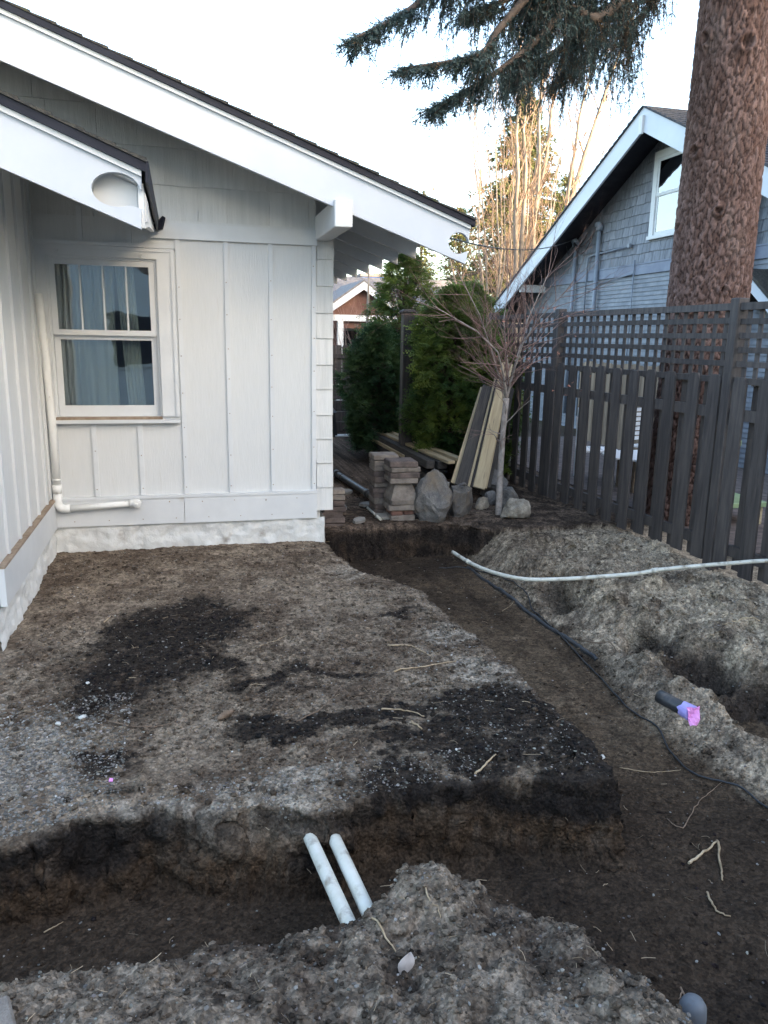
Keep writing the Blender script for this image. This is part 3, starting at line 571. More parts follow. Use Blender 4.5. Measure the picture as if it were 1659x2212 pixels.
MB().box(-.985, -.968, 6.702, 6.80, 1.14, 2.38).box(-.182, -.165, 6.702, 6.80, 1.14, 2.38).box(-.968, -.182, 6.702, 6.80, 2.362, 2.38).build('jamb', MT['white_trim'], W1)
S1 = sash(-.966, -.184, 1.785, 2.36, 6.705, .042, .04, .042).build('upper_sash', MT['white_trim'], W1)
MB().box(-.924, -.226, 6.722, 6.726, 1.827, 2.32).build('pane', MT['glass'], S1)
for x in (-.745, -.575, -.40): MB().box(x-.0065, x+.0065, 6.714, 6.7215, 1.827, 2.32).build('muntin', MT['white_trim'], S1)
S2 = sash(-.966, -.184, 1.141, 1.82, 6.742, .045, .07, .085).build('lower_sash', MT['white_trim'], W1)
MB().box(-.921, -.229, 6.758, 6.762, 1.226, 1.75).build('pane', MT['glass'], S2)
cu = MB(); vs = []; fs = []; nn = 140
for i in range(nn+1):
    x = -1.0+.50*i/nn
    for z in (1.0, 2.5):
        vs.append((x+(.03*math.sin(i*.3) if z < 1.5 else 0), 6.84+.022*math.sin(i*.55)+.012*math.sin(i*.23+1), z))
cu.add(vs, [(2*i, 2*i+2, 2*i+3, 2*i+1) for i in range(nn)], True); cu.build('curtain', MT['curtain'], W1)
cu = MB(); vs = []
for i in range(61):
    x = -.50+.14*i/60
    for z in (1.0, 2.5): vs.append((x+(.07 if z < 1.5 else 0), 6.88+.01*math.sin(i*.5), z))
cu.add(vs, [(2*i, 2*i+2, 2*i+3, 2*i+1) for i in range(60)], True); cu.build('curtain', MT['curtain'], W1)
MB().box(-1.06, .6, 7.9, 7.95, .5, 2.65).box(-1.06, -1.02, 6.83, 7.9, .5, 2.65).box(.56, .6, 6.83, 7.9, .5, 2.65).box(-1.06, .6, 6.83, 7.95, 2.6, 2.65).box(-1.06, .6, 6.83, 7.95, .5, .55).build('room', MT['room'], W1)
for px, py in ((360, 226), (894, 258)):
    p = ony(px*.34, 464.5+py*.34, 6.66); MB().bbox(p.x-.008, p.x+.008, 6.648, 6.664, p.z-.01, p.z+.01, .003).build('hook', MT['white_trim'], W1)

# painted drain pipe in the corner
DP = thing('drain_pipe', (-1.03, 6.62, .46), 'white painted drain pipe with elbow in the corner beside the window', 'pipe')
px_ = -1.012
MB().tube([(px_-.03, 6.625, 2.09), (px_-.012, 6.625, 1.6), (px_, 6.625, 1.1), (px_, 6.62, .58)], .030, 14).build('riser', MT['pvc_clean'], DP)
MB().tube([(px_, 6.62, .60), (px_, 6.62, .53)], .037, 14).tube([(px_, 6.62, .65), (px_, 6.62, .635)], .034, 14).build('coupling', MT['pvc_clean'], DP)
MB().tube([(px_, 6.62, .53)]+[(px_+.05-.05*math.cos(q), 6.62, .45-.05*math.sin(q)+.0) for q in [0, .3, .6, .9, 1.2, 1.57]]+[(px_+.09, 6.62, .40)], [.034]*7+[.036], 14).build('elbow', MT['pvc_clean'], DP)
MB().tube([(px_+.08, 6.62, .40), (-.44, 6.62, .425)], .026, 14).build('run', MT['pvc_clean'], DP)
MB().tube([(-.46, 6.62, .425), (-.42, 6.62, .427)], .034, 14).tube([(-.40, 6.655, .43), (-.40, 6.57, .43)], .034, 14).build('end_fitting', MT['pvc_clean'], DP)
MB().tube([(-.40, 6.569, .43), (-.40, 6.556, .43)], .026, 14).bbox(-.41, -.39, 6.542, 6.556, .42, .44, .002).build('plug', MT['pvc_clean'], DP)

# ------------------------------------------------------------------ neighbour's house
NH = thing('neighbour_house', (8.0, 12.18, 0), 'blue-grey shingled gable house with white barge boards behind the fence', 'house')
YP, ZP, SL = 12.18, 5.53, .485
def zn(y): return ZP-SL*abs(y-YP)
MB().prism_yz([(6.55, 0), (17.8, 0), (17.8, zn(17.8)-.12), (YP, ZP-.12), (6.55, zn(6.55)-.12)], 8.03, 15.5).build('wall', MT['nb_siding'], NH)
for k in range(40):
    z0 = .02+k*.0745
    MB().add([(8.03, 6.5, z0), (8.006, 6.5, z0), (8.021, 6.5, z0+.0745), (8.03, 6.5, z0+.0745), (8.03, 17.75, z0), (8.006, 17.75, z0), (8.021, 17.75, z0+.0745), (8.03, 17.75, z0+.0745)],
             [(0, 1, 2, 3), (7, 6, 5, 4), (0, 4, 5, 1), (1, 5, 6, 2)]).build('clapboard', MT['nb_siding'], NH)
MB().box(7.985, 8.03, 6.5, 17.6, 3.0, 3.17).build('belt_board', MT['nb_belt'], NH)
MB().box(7.975, 8.03, 6.5, 17.5, 3.172, 3.195).build('belt_cap', MT['nb_belt'], NH)
rg = random.Random(5); z0 = 3.2; rest = MB(); cnt = 0
while z0 < 5.25:
    y = 6.6+rg.uniform(0, .2); h = .168
    while y < 17.6:
        wd = rg.uniform(.13, .30); y1 = y+wd-.008
        top = lambda q: min(z0+h+.02, zn(q)-.13)
        if top(y) > z0+.02 and top(y1) > z0+.02 and not (11.72 < y and y1 < 12.66 and 3.6 < z0 < 4.8):
            b = rg.uniform(-.012, .006); xx = 8.03
            mb = MB(); vs = [(xx-.030, y, z0+b), (xx-.030, y1, z0+b), (xx-.012, y1, top(y1)), (xx-.012, y, top(y)), (xx, y, z0+b), (xx, y1, z0+b), (xx, y1, top(y1)), (xx, y, top(y))]
            fs = [(0, 1, 2, 3), (0, 4, 5, 1), (1, 5, 6, 2), (3, 7, 4, 0)]
            if 9.3 < y < 17 and cnt < 300: mb.add(vs, fs).build('shingle', MT['nb_shingle'], NH); cnt += 1
            else: rest.add(vs, fs)
        y += wd
    z0 += h
if rest.v: tag(rest.build('shingle_field', MT['nb_shingle'], NH), kind='stuff')
def nbarge(sgn, name):
    ye = YP+sgn*6.5
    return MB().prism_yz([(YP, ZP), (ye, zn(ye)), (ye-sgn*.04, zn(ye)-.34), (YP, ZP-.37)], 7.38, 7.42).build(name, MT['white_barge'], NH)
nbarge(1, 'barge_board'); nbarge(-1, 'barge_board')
MB().box(7.34, 7.379, YP-.05, YP+.05, ZP-.42, ZP-.14).build('peak_block', MT['white_trim'], NH)
for y, z in ((16.75, zn(16.75)-.42), (7.6, zn(7.6)-.42)): MB().bbox(7.43, 8.03, y-.06, y+.06, z-.02, z+.14, .006).build('lookout_beam', MT['white_trim'], NH)
for sg in (1, -1):
    ye = YP+sg*6.55
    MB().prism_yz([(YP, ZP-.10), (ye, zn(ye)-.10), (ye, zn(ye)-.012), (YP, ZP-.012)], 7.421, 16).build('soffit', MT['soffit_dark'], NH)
    rf = MB(); s0 = 0.0
    while s0 < 6.55:
        ya, yb = YP+sg*s0, YP+sg*min(s0+.14, 6.6)
        rf.prism_yz([(ya, zn(ya)-.008), (yb, zn(yb)-.008), (yb, zn(yb)+.034), (ya, zn(ya)+.014)], 7.35, 16.1); s0 += .14
    rf.build('roof_slope', MT['nb_roof'], NH)
def nb_window(y0, y1, z0, z1):
    w_ = MB(); t = .12
    w_.box(7.962, 8.0, y0, y0+t, z0+.06, z1).box(7.962, 8.0, y1-t, y1, z0+.06, z1).box(7.962, 8.0, y0+t, y1-t, z1-t, z1)
    o = w_.build('window', MT['white_trim'], NH)
    MB().box(7.945, 8.0, y0-.03, y1+.03, z0, z0+.058).build('sill', MT['white_trim'], o)
    zm = (z0+z1)/2; a, b = y0+t+.001, y1-t-.001
    for n_, za, zb, xo in (('upper_sash', zm-.02, z1-t-.001, 7.972), ('lower_sash', z0+.06, zm+.02, 7.985)):
        s = MB().box(xo, xo+.012, a, a+.05, za, zb).box(xo, xo+.012, b-.05, b, za, zb).box(xo, xo+.012, a+.05, b-.05, zb-.05, zb).box(xo, xo+.012, a+.05, b-.05, za, za+.05).build(n_, MT['white_trim'], o)
        MB().box(xo+.005, xo+.008, a+.05, b-.05, za+.05, zb-.05).build('pane', glassnb, s)
glassnb = glass_mat('neighbour_glass', (.55, .56, .55), base=.16)
MT['blind'] = material('blind', (.42, .44, .42), (.5, .52, .5), rough=.9)
nb_window(11.70, 12.66, 3.56, 4.98); nb_window(8.4, 9.15, 3.4, 4.5)
# service conduits
def conduit(y, z1, r, head):
    MB().tube([(7.94, y, .3), (7.94, y, z1)], r, 10).build('conduit', MT['metal_grey'], NH)
    if head: MB().tube([(7.94, y, z1-.02), (7.94, y, z1+.05), (7.91, y, z1+.10), (7.86, y, z1+.08)], [.07, .075, .07, .05], 10).build('weather_head', MT['metal_grey'], NH)
conduit(15.25, 3.72, .036, True); conduit(14.33, 3.93, .040, True)
MB().tube([(7.96, 14.75, .3), (7.96, 14.75, 3.38), (7.96, 14.70, 3.46), (7.96, 14.60, 3.48), (7.96, 13.25, 3.52)], .016, 8).build('conduit', MT['metal_grey'], NH)
MB().tube([(7.96, 13.02, .3), (7.96, 13.02, 3.26)], .012, 8).tube([(7.965, 14.3, 2.93), (7.965, 13.05, 3.02)], .01, 6).build('conduit', MT['metal_grey'], NH)
MB().box(7.93, 7.97, 13.19, 13.26, 3.49, 3.56).build('junction_box', MT['metal_grey'], NH)
for a, b, dz in (((7.88, 15.25, 3.80), (7.88, 14.33, 4.0), .35), ((7.88, 15.25, 3.78), (7.88, 14.36, 3.98), .55), ((7.88, 15.25, 3.82), (7.84, 14.6, 3.9), .25), ((7.86, 15.2, 3.7), (7.86, 15.5, 3.75), .3)):
    MB().tube([Vector(a).lerp(Vector(b), i/12)+Vector((0, 0, -dz*4*(i/12)*(1-i/12)*.6)) for i in range(13)], .012, 6).build('drip_loop', MT['cable'], NH)
# porch hood and downspout to the right of the trunk
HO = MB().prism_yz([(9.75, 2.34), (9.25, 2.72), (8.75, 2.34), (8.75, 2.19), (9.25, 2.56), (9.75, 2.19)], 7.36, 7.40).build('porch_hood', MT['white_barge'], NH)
MB().prism_yz([(9.82, 2.31), (9.25, 2.742), (8.68, 2.31), (8.68, 2.36), (9.25, 2.80), (9.82, 2.36)], 7.34, 8.0).build('hood_roof', MT['roof_shingle'], HO)
MB().box(7.90, 7.97, 9.95, 10.02, .2, 3.9).build('downspout', MT['metal_grey'], NH)
DM = MB().box(9.2, 13, 7.6, 10.6, 3.9, 5.5).build('dormer', MT['nb_shingle'], NH)
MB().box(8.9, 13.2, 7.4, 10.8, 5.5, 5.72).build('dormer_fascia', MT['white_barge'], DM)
MB().box(8.85, 13.3, 7.35, 10.85, 5.721, 5.80).build('dormer_roof', MT['roof_shingle'], DM)

# ------------------------------------------------------------------ dark fence with lattice top
def fx(y): return 4.30-(y-4.5)*.045
FN = thing('lattice_fence', (4.2, 6.8, 0), 'dark stained picket fence with square lattice top along the yard', 'fence')
pk = MB().prism_yz([(-.07, 0), (.07, 0), (.07, 1.50), (.045, 1.545), (-.045, 1.545), (-.07, 1.50)], -.010, .010).mesh('picket', MT['dark_fence'])
vsl = MB().box(-.005, .005, -.023, .023, 0, .60).mesh('lattice_slat', MT['dark_fence'])
posts = [2.55, 5.40, 8.18, 9.95]
pmesh = MB().bbox(-.05, .05, -.05, .05, -.3, 2.16, .006).mesh('post', MT['dark_fence'])
for y in posts: link('post', pmesh, FN, (fx(y)-4.2, y-6.8, 0))
for a, b in zip(posts[:-1], posts[1:]):
    A, B = a+.052, b-.052
    def rail(z, h, t, off, name):
        MB().beam((fx(A)+off, A, z), (fx(B)+off, B, z), t, h).build(name, MT['dark_fence'], FN)
    rail(2.095, .055, .05, -.01, 'top_rail'); rail(1.525, .05, .045, .0, 'rail')
    rail(1.26, .09, .04, .0, 'rail'); rail(.17, .09, .04, .0, 'rail')
    for z in (1.985, 1.875, 1.765, 1.65): rail(z+RNG.uniform(-.006, .006), .045, .012, -.012, 'lattice_slat')
    nvs = int(round((b-a)/.125)); 
    for i in range(1, nvs):
        y = a+(b-a)*i/nvs; link('lattice_slat', vsl, FN, (fx(y)-4.2+.0, y-6.8, 1.49))
    npk = int(round((b-a)/.272))
    for i in range(npk):
        y = a+(b-a)*(i+.5)/npk+.0
        o = link('picket', pk, FN, (fx(y)-.032-4.2, y-6.8+RNG.uniform(-.008, .008), .03+RNG.uniform(-.02, .02)-.02), (RNG.uniform(-.012, .012), 0, rad(2.6)))
        y2 = a+(b-a)*(i+1.)/npk
        if i < npk-1: link('picket', pk, FN, (fx(y2)+.032-4.2, y2-6.8+RNG.uniform(-.008, .008), .01), (RNG.uniform(-.008, .008), 0, rad(2.6)))
# short return to the capped corner post
FR = thing('fence_return', (3.4, 9.98, 0), 'short dark lattice fence return ending in a capped post among the evergreens', 'fence')
MB().bbox(2.80, 2.94, 9.91, 10.05, -.2, 2.13, .008).build('post', MT['dark_fence'], FR)
MB().bbox(2.78, 2.96, 9.89, 10.07, 2.13, 2.16, .006).bbox(2.80, 2.94, 9.91, 10.05, 2.16, 2.175, .006).build('post_cap', MT['dark_fence'], FR)
for z in (2.06, 1.96, 1.86, 1.76, 1.66): MB().box(2.942, 3.98, 9.95, 9.962, z-.023, z+.023).build('lattice_slat', MT['dark_fence'], FR)
for i in range(8): MB().box(3.03+i*.125, 3.076+i*.125, 9.963, 9.973, 1.5, 2.08).build('lattice_slat', MT['dark_fence'], FR)
for i in range(7): MB().box(2.95+i*.148, 3.09+i*.148, 9.97, 9.99, .05, 1.52).build('picket', MT['dark_fence'], FR)

# ------------------------------------------------------------------ big spruce: barked trunk + hanging boughs
def spruce_trunk():
    cx, cy = 5.05, 6.87; n_a, n_z = 260, 620; z0, z1 = -.1, 9.0
    a = np.linspace(0, 2*np.pi, n_a, endpoint=False); zz = np.linspace(0, 1, n_z)**1.25*(z1-z0)+z0
    A, Z = np.meshgrid(a, zz)
    R = .395-.013*Z+.06*np.exp(-(Z+.1)/.35)
    R = R*(1+.03*np.sin(2*A+.5)+.02*np.sin(3*A+Z*.4))
    # bark plates: anisotropic worley on the unrolled surface
    s, t = A*.38, Z+.35*fbm(A*6, Z*1.2, 1, 2, 90)*.2
    cw, ch = .034, .11; per = int(round(2*np.pi*.38/cw)); u = A/(2*np.pi)*per+.75*fbm(A*14, Z*14, 1., 3, 91); v = t/ch+.6*fbm(A*7, Z*4, 1., 2, 92)
    ui, vi = np.floor(u).astype(np.int64), np.floor(v).astype(np.int64); d1 = np.full(u.shape, 9.); d2 = np.full(u.shape, 9.); idc = np.zeros(u.shape)
    def hh(p, q, sd_):
        n = ((p % per)*374761393+q*668265263+sd_*144269504) & 0xffffffff; n = ((n ^ (n >> 13))*1274126177) & 0xffffffff; return ((n ^ (n >> 16)) & 0xffff)/65535.
    for du in (-1, 0, 1):
        for dv in (-1, 0, 1):
            p, q = ui+du, vi+dv; dd = np.hypot(u-(p+hh(p, q, 1)), (v-(q+hh(p, q, 2)))*1.15); m = dd < d1
            d2 = np.where(m, d1, np.minimum(d2, dd)); idc = np.where(m, hh(p, q, 3), idc); d1 = np.where(m, dd, d1)
    edge = d2-d1
    disp = .015*sstep(.02, .24, edge)+.010*idc*sstep(.05, .3, edge)+.006*fbm(A*30, Z*12, 1., 3, 93)
    col = np.zeros(u.shape+(3,)); b = np.array
    base = b([.105, .062, .050])*(1-idc[..., None]*.0)+(b([.19, .124, .106])-b([.105, .062, .050]))*idc[..., None]
    base = base*(1+.45*fbm(A*40, Z*22, 1., 3, 94))[..., None]*(.45+.55*sstep(.0, .20, edge))[..., None]
    gl = sstep(.25, .6, fbm(A*3, Z*2.2, 1., 4, 95))[..., None]*.2; base = base*(1-gl)+b([.20, .165, .145])*gl
    R2 = R+disp
    for pa, pz, sc_ in ((3.78, 2.05, .06), (3.35, 3.55, .07), (4.1, 3.0, .05), (4.35, 4.4, .09), (3.3, 4.5, .08), (3.0, 2.9, .05), (4.4, 2.3, .05)):   # branch scars
        dd = np.hypot((A-pa)*.38, Z-pz); R2 = R2+.03*np.exp(-((dd-sc_*.8)/(sc_*.3))**2)-.02*np.exp(-(dd/(sc_*.35))**2)
        base = base*(1-.55*np.exp(-(dd/(sc_*.45))**2))[..., None]
    X = cx+R2*np.cos(A); Y = cy+R2*np.sin(A)
    vs = np.stack([X.ravel(), Y.ravel(), Z.ravel()], 1)-np.array([[cx, cy, 0]])
    I = np.arange(n_a*n_z).reshape(n_z, n_a); J = np.roll(I, -1, 1)
    q = np.stack([I[:-1].ravel(), J[:-1].ravel(), J[1:].ravel(), I[1:].ravel()], 1)
    MT['bark_spruce'] = material('bark_spruce', (0, 0, 0), attr=True, rough=.95, spec=.1, bump=.5, bscale=70, bdist=.008, fine=.25, fscale=160)
    return np_mesh('trunk', vs, q, MT['bark_spruce'], base.reshape(-1, 3), True)
SP = thing('spruce_tree', (5.05, 6.87, 0), 'huge spruce with thick red-brown flaky trunk behind the fence and drooping boughs overhead', 'tree')
link('trunk', spruce_trunk(), SP)
class Leafy:
    """collects triangles fast"""
    def __init__(s): s.v = []; s.n = 0
    def tri(s, a, b, c): s.v.append((a, b, c))
    def build(s, name, mat, parent):
        V = np.array([[p[:] for p in t] for t in s.v], np.float32).reshape(-1, 3)
        if parent is not None and parent.name in ORG: V = V-np.array(ORG[parent.name][:], np.float32)
        T = np.arange(len(V)).reshape(-1, 3); me = np_mesh(name, V, T, mat, None, False)
        o = link(name, me, parent); 
        if parent is not None and parent.name in ORG: ORG[o.name] = ORG[parent.name]
        return o
def rvec(r): 
    v = Vector((r.gauss(0, 1), r.gauss(0, 1), r.gauss(0, 1))); return v.normalized()
def needle_twig(L, r, a, b, n, ln, wd, wood=None, wr=.003):
    d = (b-a); ax = d.normalized(); s = ax.orthogonal().normalized(); t = ax.cross(s)
    for i in range(n):
        q = r.uniform(0, 6.283); f = r.random(); p = a+d*f; o = s*math.cos(q)+t*math.sin(q)
        tip = p+(o*.8+ax*.65).normalized()*ln*r.uniform(.7, 1.15); sd_ = ax.cross(o)*wd
        L.tri(p-sd_, p+sd_, tip)
    if wood is not None: wood.tube([a, b], [wr, wr*.5], 3, cap=False)
def spruce_boughs():
    r = random.Random(21); L = Leafy(); LB = Leafy(); wood = MB()
    o = Vector((5.05, 6.87, 0))
    # limbs given as paths in the place (px anchors only at a chosen depth)
    def P(px, py, y): return ony(px, py, y)
    limbs = [
        ([o+Vector((-.3, -.1, 6.9)), P(1330, -160, 6.6), P(1150, -150, 6.4), P(980, -60, 6.2), P(880, 25, 6.1), P(760, 88, 6.0)], .05, .9),
        ([o+Vector((-.3, -.2, 6.5)), P(1300, -60, 6.3), P(1180, -40, 6.2), P(1080, 60, 6.1), P(1030, 120, 6.0), P(870, 150, 6.0)], .045, .9),
        ([o+Vector((-.3, -.1, 6.1)), P(1330, 10, 6.4), P(1230, 20, 6.3), P(1150, 95, 6.2), P(1060, 165, 6.15), P(930, 238, 6.1)], .045, 1.),
        ([o+Vector((-.3, .1, 6.3)), P(1380, -30, 6.9), P(1280, 30, 6.9), P(1200, 110, 6.9), P(1130, 150, 6.9)], .04, 1.2),
        ([o+Vector((-.3, .2, 5.8)), P(1400, 20, 7.2), P(1330, 60, 7.2), P(1260, 120, 7.2), P(1200, 180, 7.2)], .035, .8),
        ([o+Vector((-.3, -.3, 6.8)), P(1200, -200, 6.0), P(1060, -110, 5.9), P(940, -40, 5.8)], .04, 1.1),
        ([o+Vector((-.3, -.3, 6.8)), P(1350, -140, 6.5), P(1250, -60, 6.4), P(1120, -10, 6.4), P(1010, 30, 6.4)], .04, 1.1),
        ([o+Vector((-.3, .1, 6.0)), P(1450, -60, 6.9), P(1400, 0, 6.9), P(1330, 10, 6.9)], .03, .5),
    ]
    def cat(pts, n):
        out = []
        for i in range(len(pts)-1):
            p0, p1, p2, p3 = pts[max(i-1, 0)], pts[i], pts[i+1], pts[min(i+2, len(pts)-1)]
            for k in range(n):
                t = k/n; out.append(.5*((2*p1)+(p2-p0)*t+(2*p0-5*p1+4*p2-p3)*t*t+(3*p1-p0-3*p2+p3)*t**3))
        return out+[pts[-1]]
    for li, (path, r0, dens) in enumerate(limbs):
        pts = cat(path, 8); m = len(pts); wood.tube(pts, [r0*(1-.8*i/m)+.004 for i in range(m)], 7)
        for i in range(3, m):
            f = i/m; seg = (pts[i]-pts[i-1]); cl_ = mnoise.noise(Vector((f*6.5+li*7.3, li*3.1, 0))); cl_ = max(.12, min(1.9, 1.0+2.4*cl_)); cl_ = 1. if f > .8 else cl_
            for k in range(int(8.5*dens*cl_) if f > .28 else int(3*dens*cl_)):
                p = pts[i-1]+seg*r.random(); out = Vector((r.gauss(0, 1), r.gauss(0, 1), 0)).normalized()
                near_tip = f > .78
                ln = r.uniform(.10, .24) if near_tip else r.uniform(.15, .62)*(1.2 if li in (3, 4, 6) else .8)*(.5+.45*cl_)
                # hanging branchlet: goes out a little, then droops
                q = [p]; dirn = (out*.9+seg.normalized()*.8+Vector((0, 0, -.3 if near_tip else -.9))).normalized(); steps = 3 if near_tip else max(3, int(ln/.10))
                for s_ in range(steps):
                    dirn = (dirn+Vector((r.gauss(0, .15), r.gauss(0, .15), -.10 if near_tip else -.42))).normalized(); q.append(q[-1]+dirn*ln/steps)
                wood.tube(q, [.004*(1-.6*j/len(q)) for j in range(len(q))], 3, cap=False)
                brown = (li in (3, 4, 7) and r.random() < .45) or r.random() < .12
                T = LB if brown else L
                for j in range(len(q)-1):
                    d = (q[j+1]-q[j]); needle_twig(T, r, q[j], q[j+1], max(6, int(d.length*(150 if not brown else 80))), .028, .0034)
                    for _k in range(3):   # side sprigs
                        e = (d.normalized()+rvec(r)*.9+Vector((0, 0, -.15))).normalized()*r.uniform(.04, .11)
                        needle_twig(T, r, q[j], q[j]+e, int(e.length*(150 if not brown else 60))+3, .026, .0034)
    wood.build('branch', MT['bark_dark'], SP, recalc=False); L.build('needles', MT['spruce'], SP); LB.build('dry_needles', MT['spruce_brown'], SP)
spruce_boughs()

# ------------------------------------------------------------------ bare trees
def bare_branch(mb, r, p, d, length, rad_, depth, maxd, spread, up, seg=4, tw=None, nb=(2, 3), wig=.16):
    pts = [p]; rr = [rad_]; dd = d.copy()
    for i in range(seg):
        dd = (dd+Vector((r.gauss(0, wig), r.gauss(0, wig), r.gauss(0, wig*.5)+up))).normalized(); pts.append(pts[-1]+dd*length/seg); rr.append(rad_*(1-.55*(i+1)/seg))
    tgt = tw if (tw is not None and depth >= 2) else mb
    tgt.tube(pts, rr, 6 if depth < 2 else 4 if depth < 3 else 3, cap=False)
    if depth >= maxd: return
    for k in range(r.randint(*nb)):
        i = r.randint(max(1, seg-3), seg); q = (dd+rvec(r)*spread).normalized()
        bare_branch(mb, r, pts[i], q, length*r.uniform(.55, .85), rr[i]*r.uniform(.5, .75), depth+1, maxd, spread, up, seg, tw, nb, wig)
# small Japanese maple in front of the fence
mp0 = ground_at(1077, 1110, .02)
MA = thing('maple_sapling', (mp0.x, mp0.y, mp0.z), 'small leafless maple with slim pale grey trunk growing beside the boulders', 'tree')
r = random.Random(33); tk = MB(); tw = MB()
y_ = mp0.y
tp = [mp0+Vector((0, 0, -.06)), mp0+Vector((.0, 0, .05))]+[ony(*q) for q in ((1080, 1030, y_), (1083, 985, y_+.01), (1086, 940, y_+.02), (1090, 895, y_+.0), (1094, 860, y_))]
tk.tube(tp, [.046, .036, .030, .031, .028, .030, .030], 12)
fork = tp[-1]
stems = [((1098, 800, y_), (1092, 745, y_-.02), (1088, 690, y_), (1104, 590, y_+.1)), ((1080, 820, y_+.05), (1056, 740, y_-.05), (1036, 680, y_-.1), (985, 580, y_-.2)), ((1110, 800, y_-.1), (1130, 740, y_-.25), (1168, 685, y_-.4), (1240, 610, y_-.5)), ((1088, 810, y_-.15), (1075, 760, y_-.3), (1030, 715, y_-.4), (935, 660, y_-.5)), ((1105, 820, y_+.1), (1120, 760, y_+.15), (1140, 690, y_+.2), (1185, 590, y_+.2))]
tips = []
for st in stems:
    pts = [fork]+[ony(*q) for q in st]; rr = [.017, .0115, .008, .0058, .0036]; tk.tube(pts, rr, 8, cap=False)
    for i in range(1, 5):
        for k in range(6 if i < 4 else 7):
            d = ((pts[i]-pts[i-1]).normalized()+rvec(r)*.9+Vector((0, 0, .1))).normalized()
            bare_branch(tk, r, pts[i].lerp(pts[i-1], r.random()*.8), d, r.uniform(.30, .58), rr[i]*.40+.0022, 2, 5, .5, .03, 5, tw, (1, 3), .11)
for k in range(6):   # low wispy side branches
    p = tp[3].lerp(tp[-1], r.random()); d = Vector((r.uniform(-1, 1), r.uniform(-.6, .2), r.uniform(.3, .8))).normalized(); bare_branch(tk, r, p, d, r.uniform(.2, .4), .007, 1, 3, .5, .02, 4, tw)
tk.build('trunk', MT['bark_maple'], MA, recalc=False); tw.build('twigs', MT['twig_red'], MA, recalc=False)
# last leaves clinging on
lv = Leafy()
for k in range(22):
    b = onz(0, 0, 0); p = ony(r.uniform(1060, 1290), r.uniform(660, 860), y_-r.uniform(0, .5)); 
    for q in range(4):
        d = rvec(r)*.016; e = rvec(r)*.012; lv.tri(p, p+d+e, p+d-e)
MT['leaf_red'] = material('leaf_red', (.36, .14, .10), (.5, .26, .2), scale=10, rough=.7, transl=.2)
lv.build('clinging_leaves', MT['leaf_red'], MA)
# multi-stemmed sunlit tree behind the neighbour's house
AS = thing('bare_tree', (9.6, 22.0, 0), 'tall leafless many-stemmed tree glowing in low sun behind the neighbour\'s roof', 'tree')
r = random.Random(8); st = MB(); tw = MB(); b0 = Vector((9.6, 22.0, 0))
for i in range(28):
    big = i < 7
    pxb = r.uniform(1030, 1190); pxt = pxb+(pxb-1105)*r.uniform(.8, 2.1)+r.uniform(-30, 50); yy = 22+r.uniform(-1.5, 1.5); pyt = r.uniform(-60, 120) if big else r.uniform(150, 420)
    if big: pxb = r.uniform(1100, 1190); pxt = r.uniform(1110, 1400)
    a = ony(pxb, 760, yy); a.z = 0; top = ony(pxt, pyt, yy); mid = a.lerp(top, .5)+Vector((r.uniform(-.3, .3)-.12*(top.x-a.x), r.uniform(-.3, .3), 0))
    pts = []
    for k in range(11):
        t = k/10; pts.append(a*(1-t)**2+mid*2*t*(1-t)+top*t*t+Vector((r.gauss(0, .04), r.gauss(0, .04), 0)))
    R0 = r.uniform(.09, .13) if big else r.uniform(.02, .042)
    st.tube(pts, [R0*(1-.85*k/10)+.006 for k in range(11)], 7, cap=False)
    for k in range(3, 11):
        for _ in range(2):
            d = ((pts[k]-pts[k-1]).normalized()*.9+rvec(r)*.75+Vector((0, 0, .25))).normalized()
            bare_branch(st, r, pts[k], d, r.uniform(.7, 1.5), R0*.28*(1-.6*k/10)+.006, 2, 4, .35, .05, 3, tw, (1, 3), .1)
st.build('stems', MT['bark_aspen'], AS, recalc=False); tw.build('twigs', MT['twig_aspen'], AS, recalc=False)
# reddish bare shrub near the brown house
SH = thing('bare_shrub', (4.2, 18.2, 0), 'leafless reddish shrub with one pale stem in front of the brown gable', 'shrub')
r = random.Random(14); tw = MB(); mn = MB()
for i in range(26):
    a = Vector((4.2+r.uniform(-.5, .5), 18.2+r.uniform(-.4, .4), 0)); d = Vector((r.gauss(0, .35), r.gauss(0, .3), 1)).normalized(); bare_branch(mn, r, a, d, r.uniform(1.3, 1.9), .014, 1, 3, .4, .03, 4, tw, (2, 4), .1)
q0 = ony(793, 760, 18); q0.z = 0; mn.tube([q0, ony(793, 720, 18), ony(795, 650, 18), ony(797, 580, 18)], [.04, .035, .03, .015], 6)
mn.build('stems', MT['bark_aspen'], SH, recalc=False); tw.build('twigs', MT['twig_red'], SH, recalc=False)

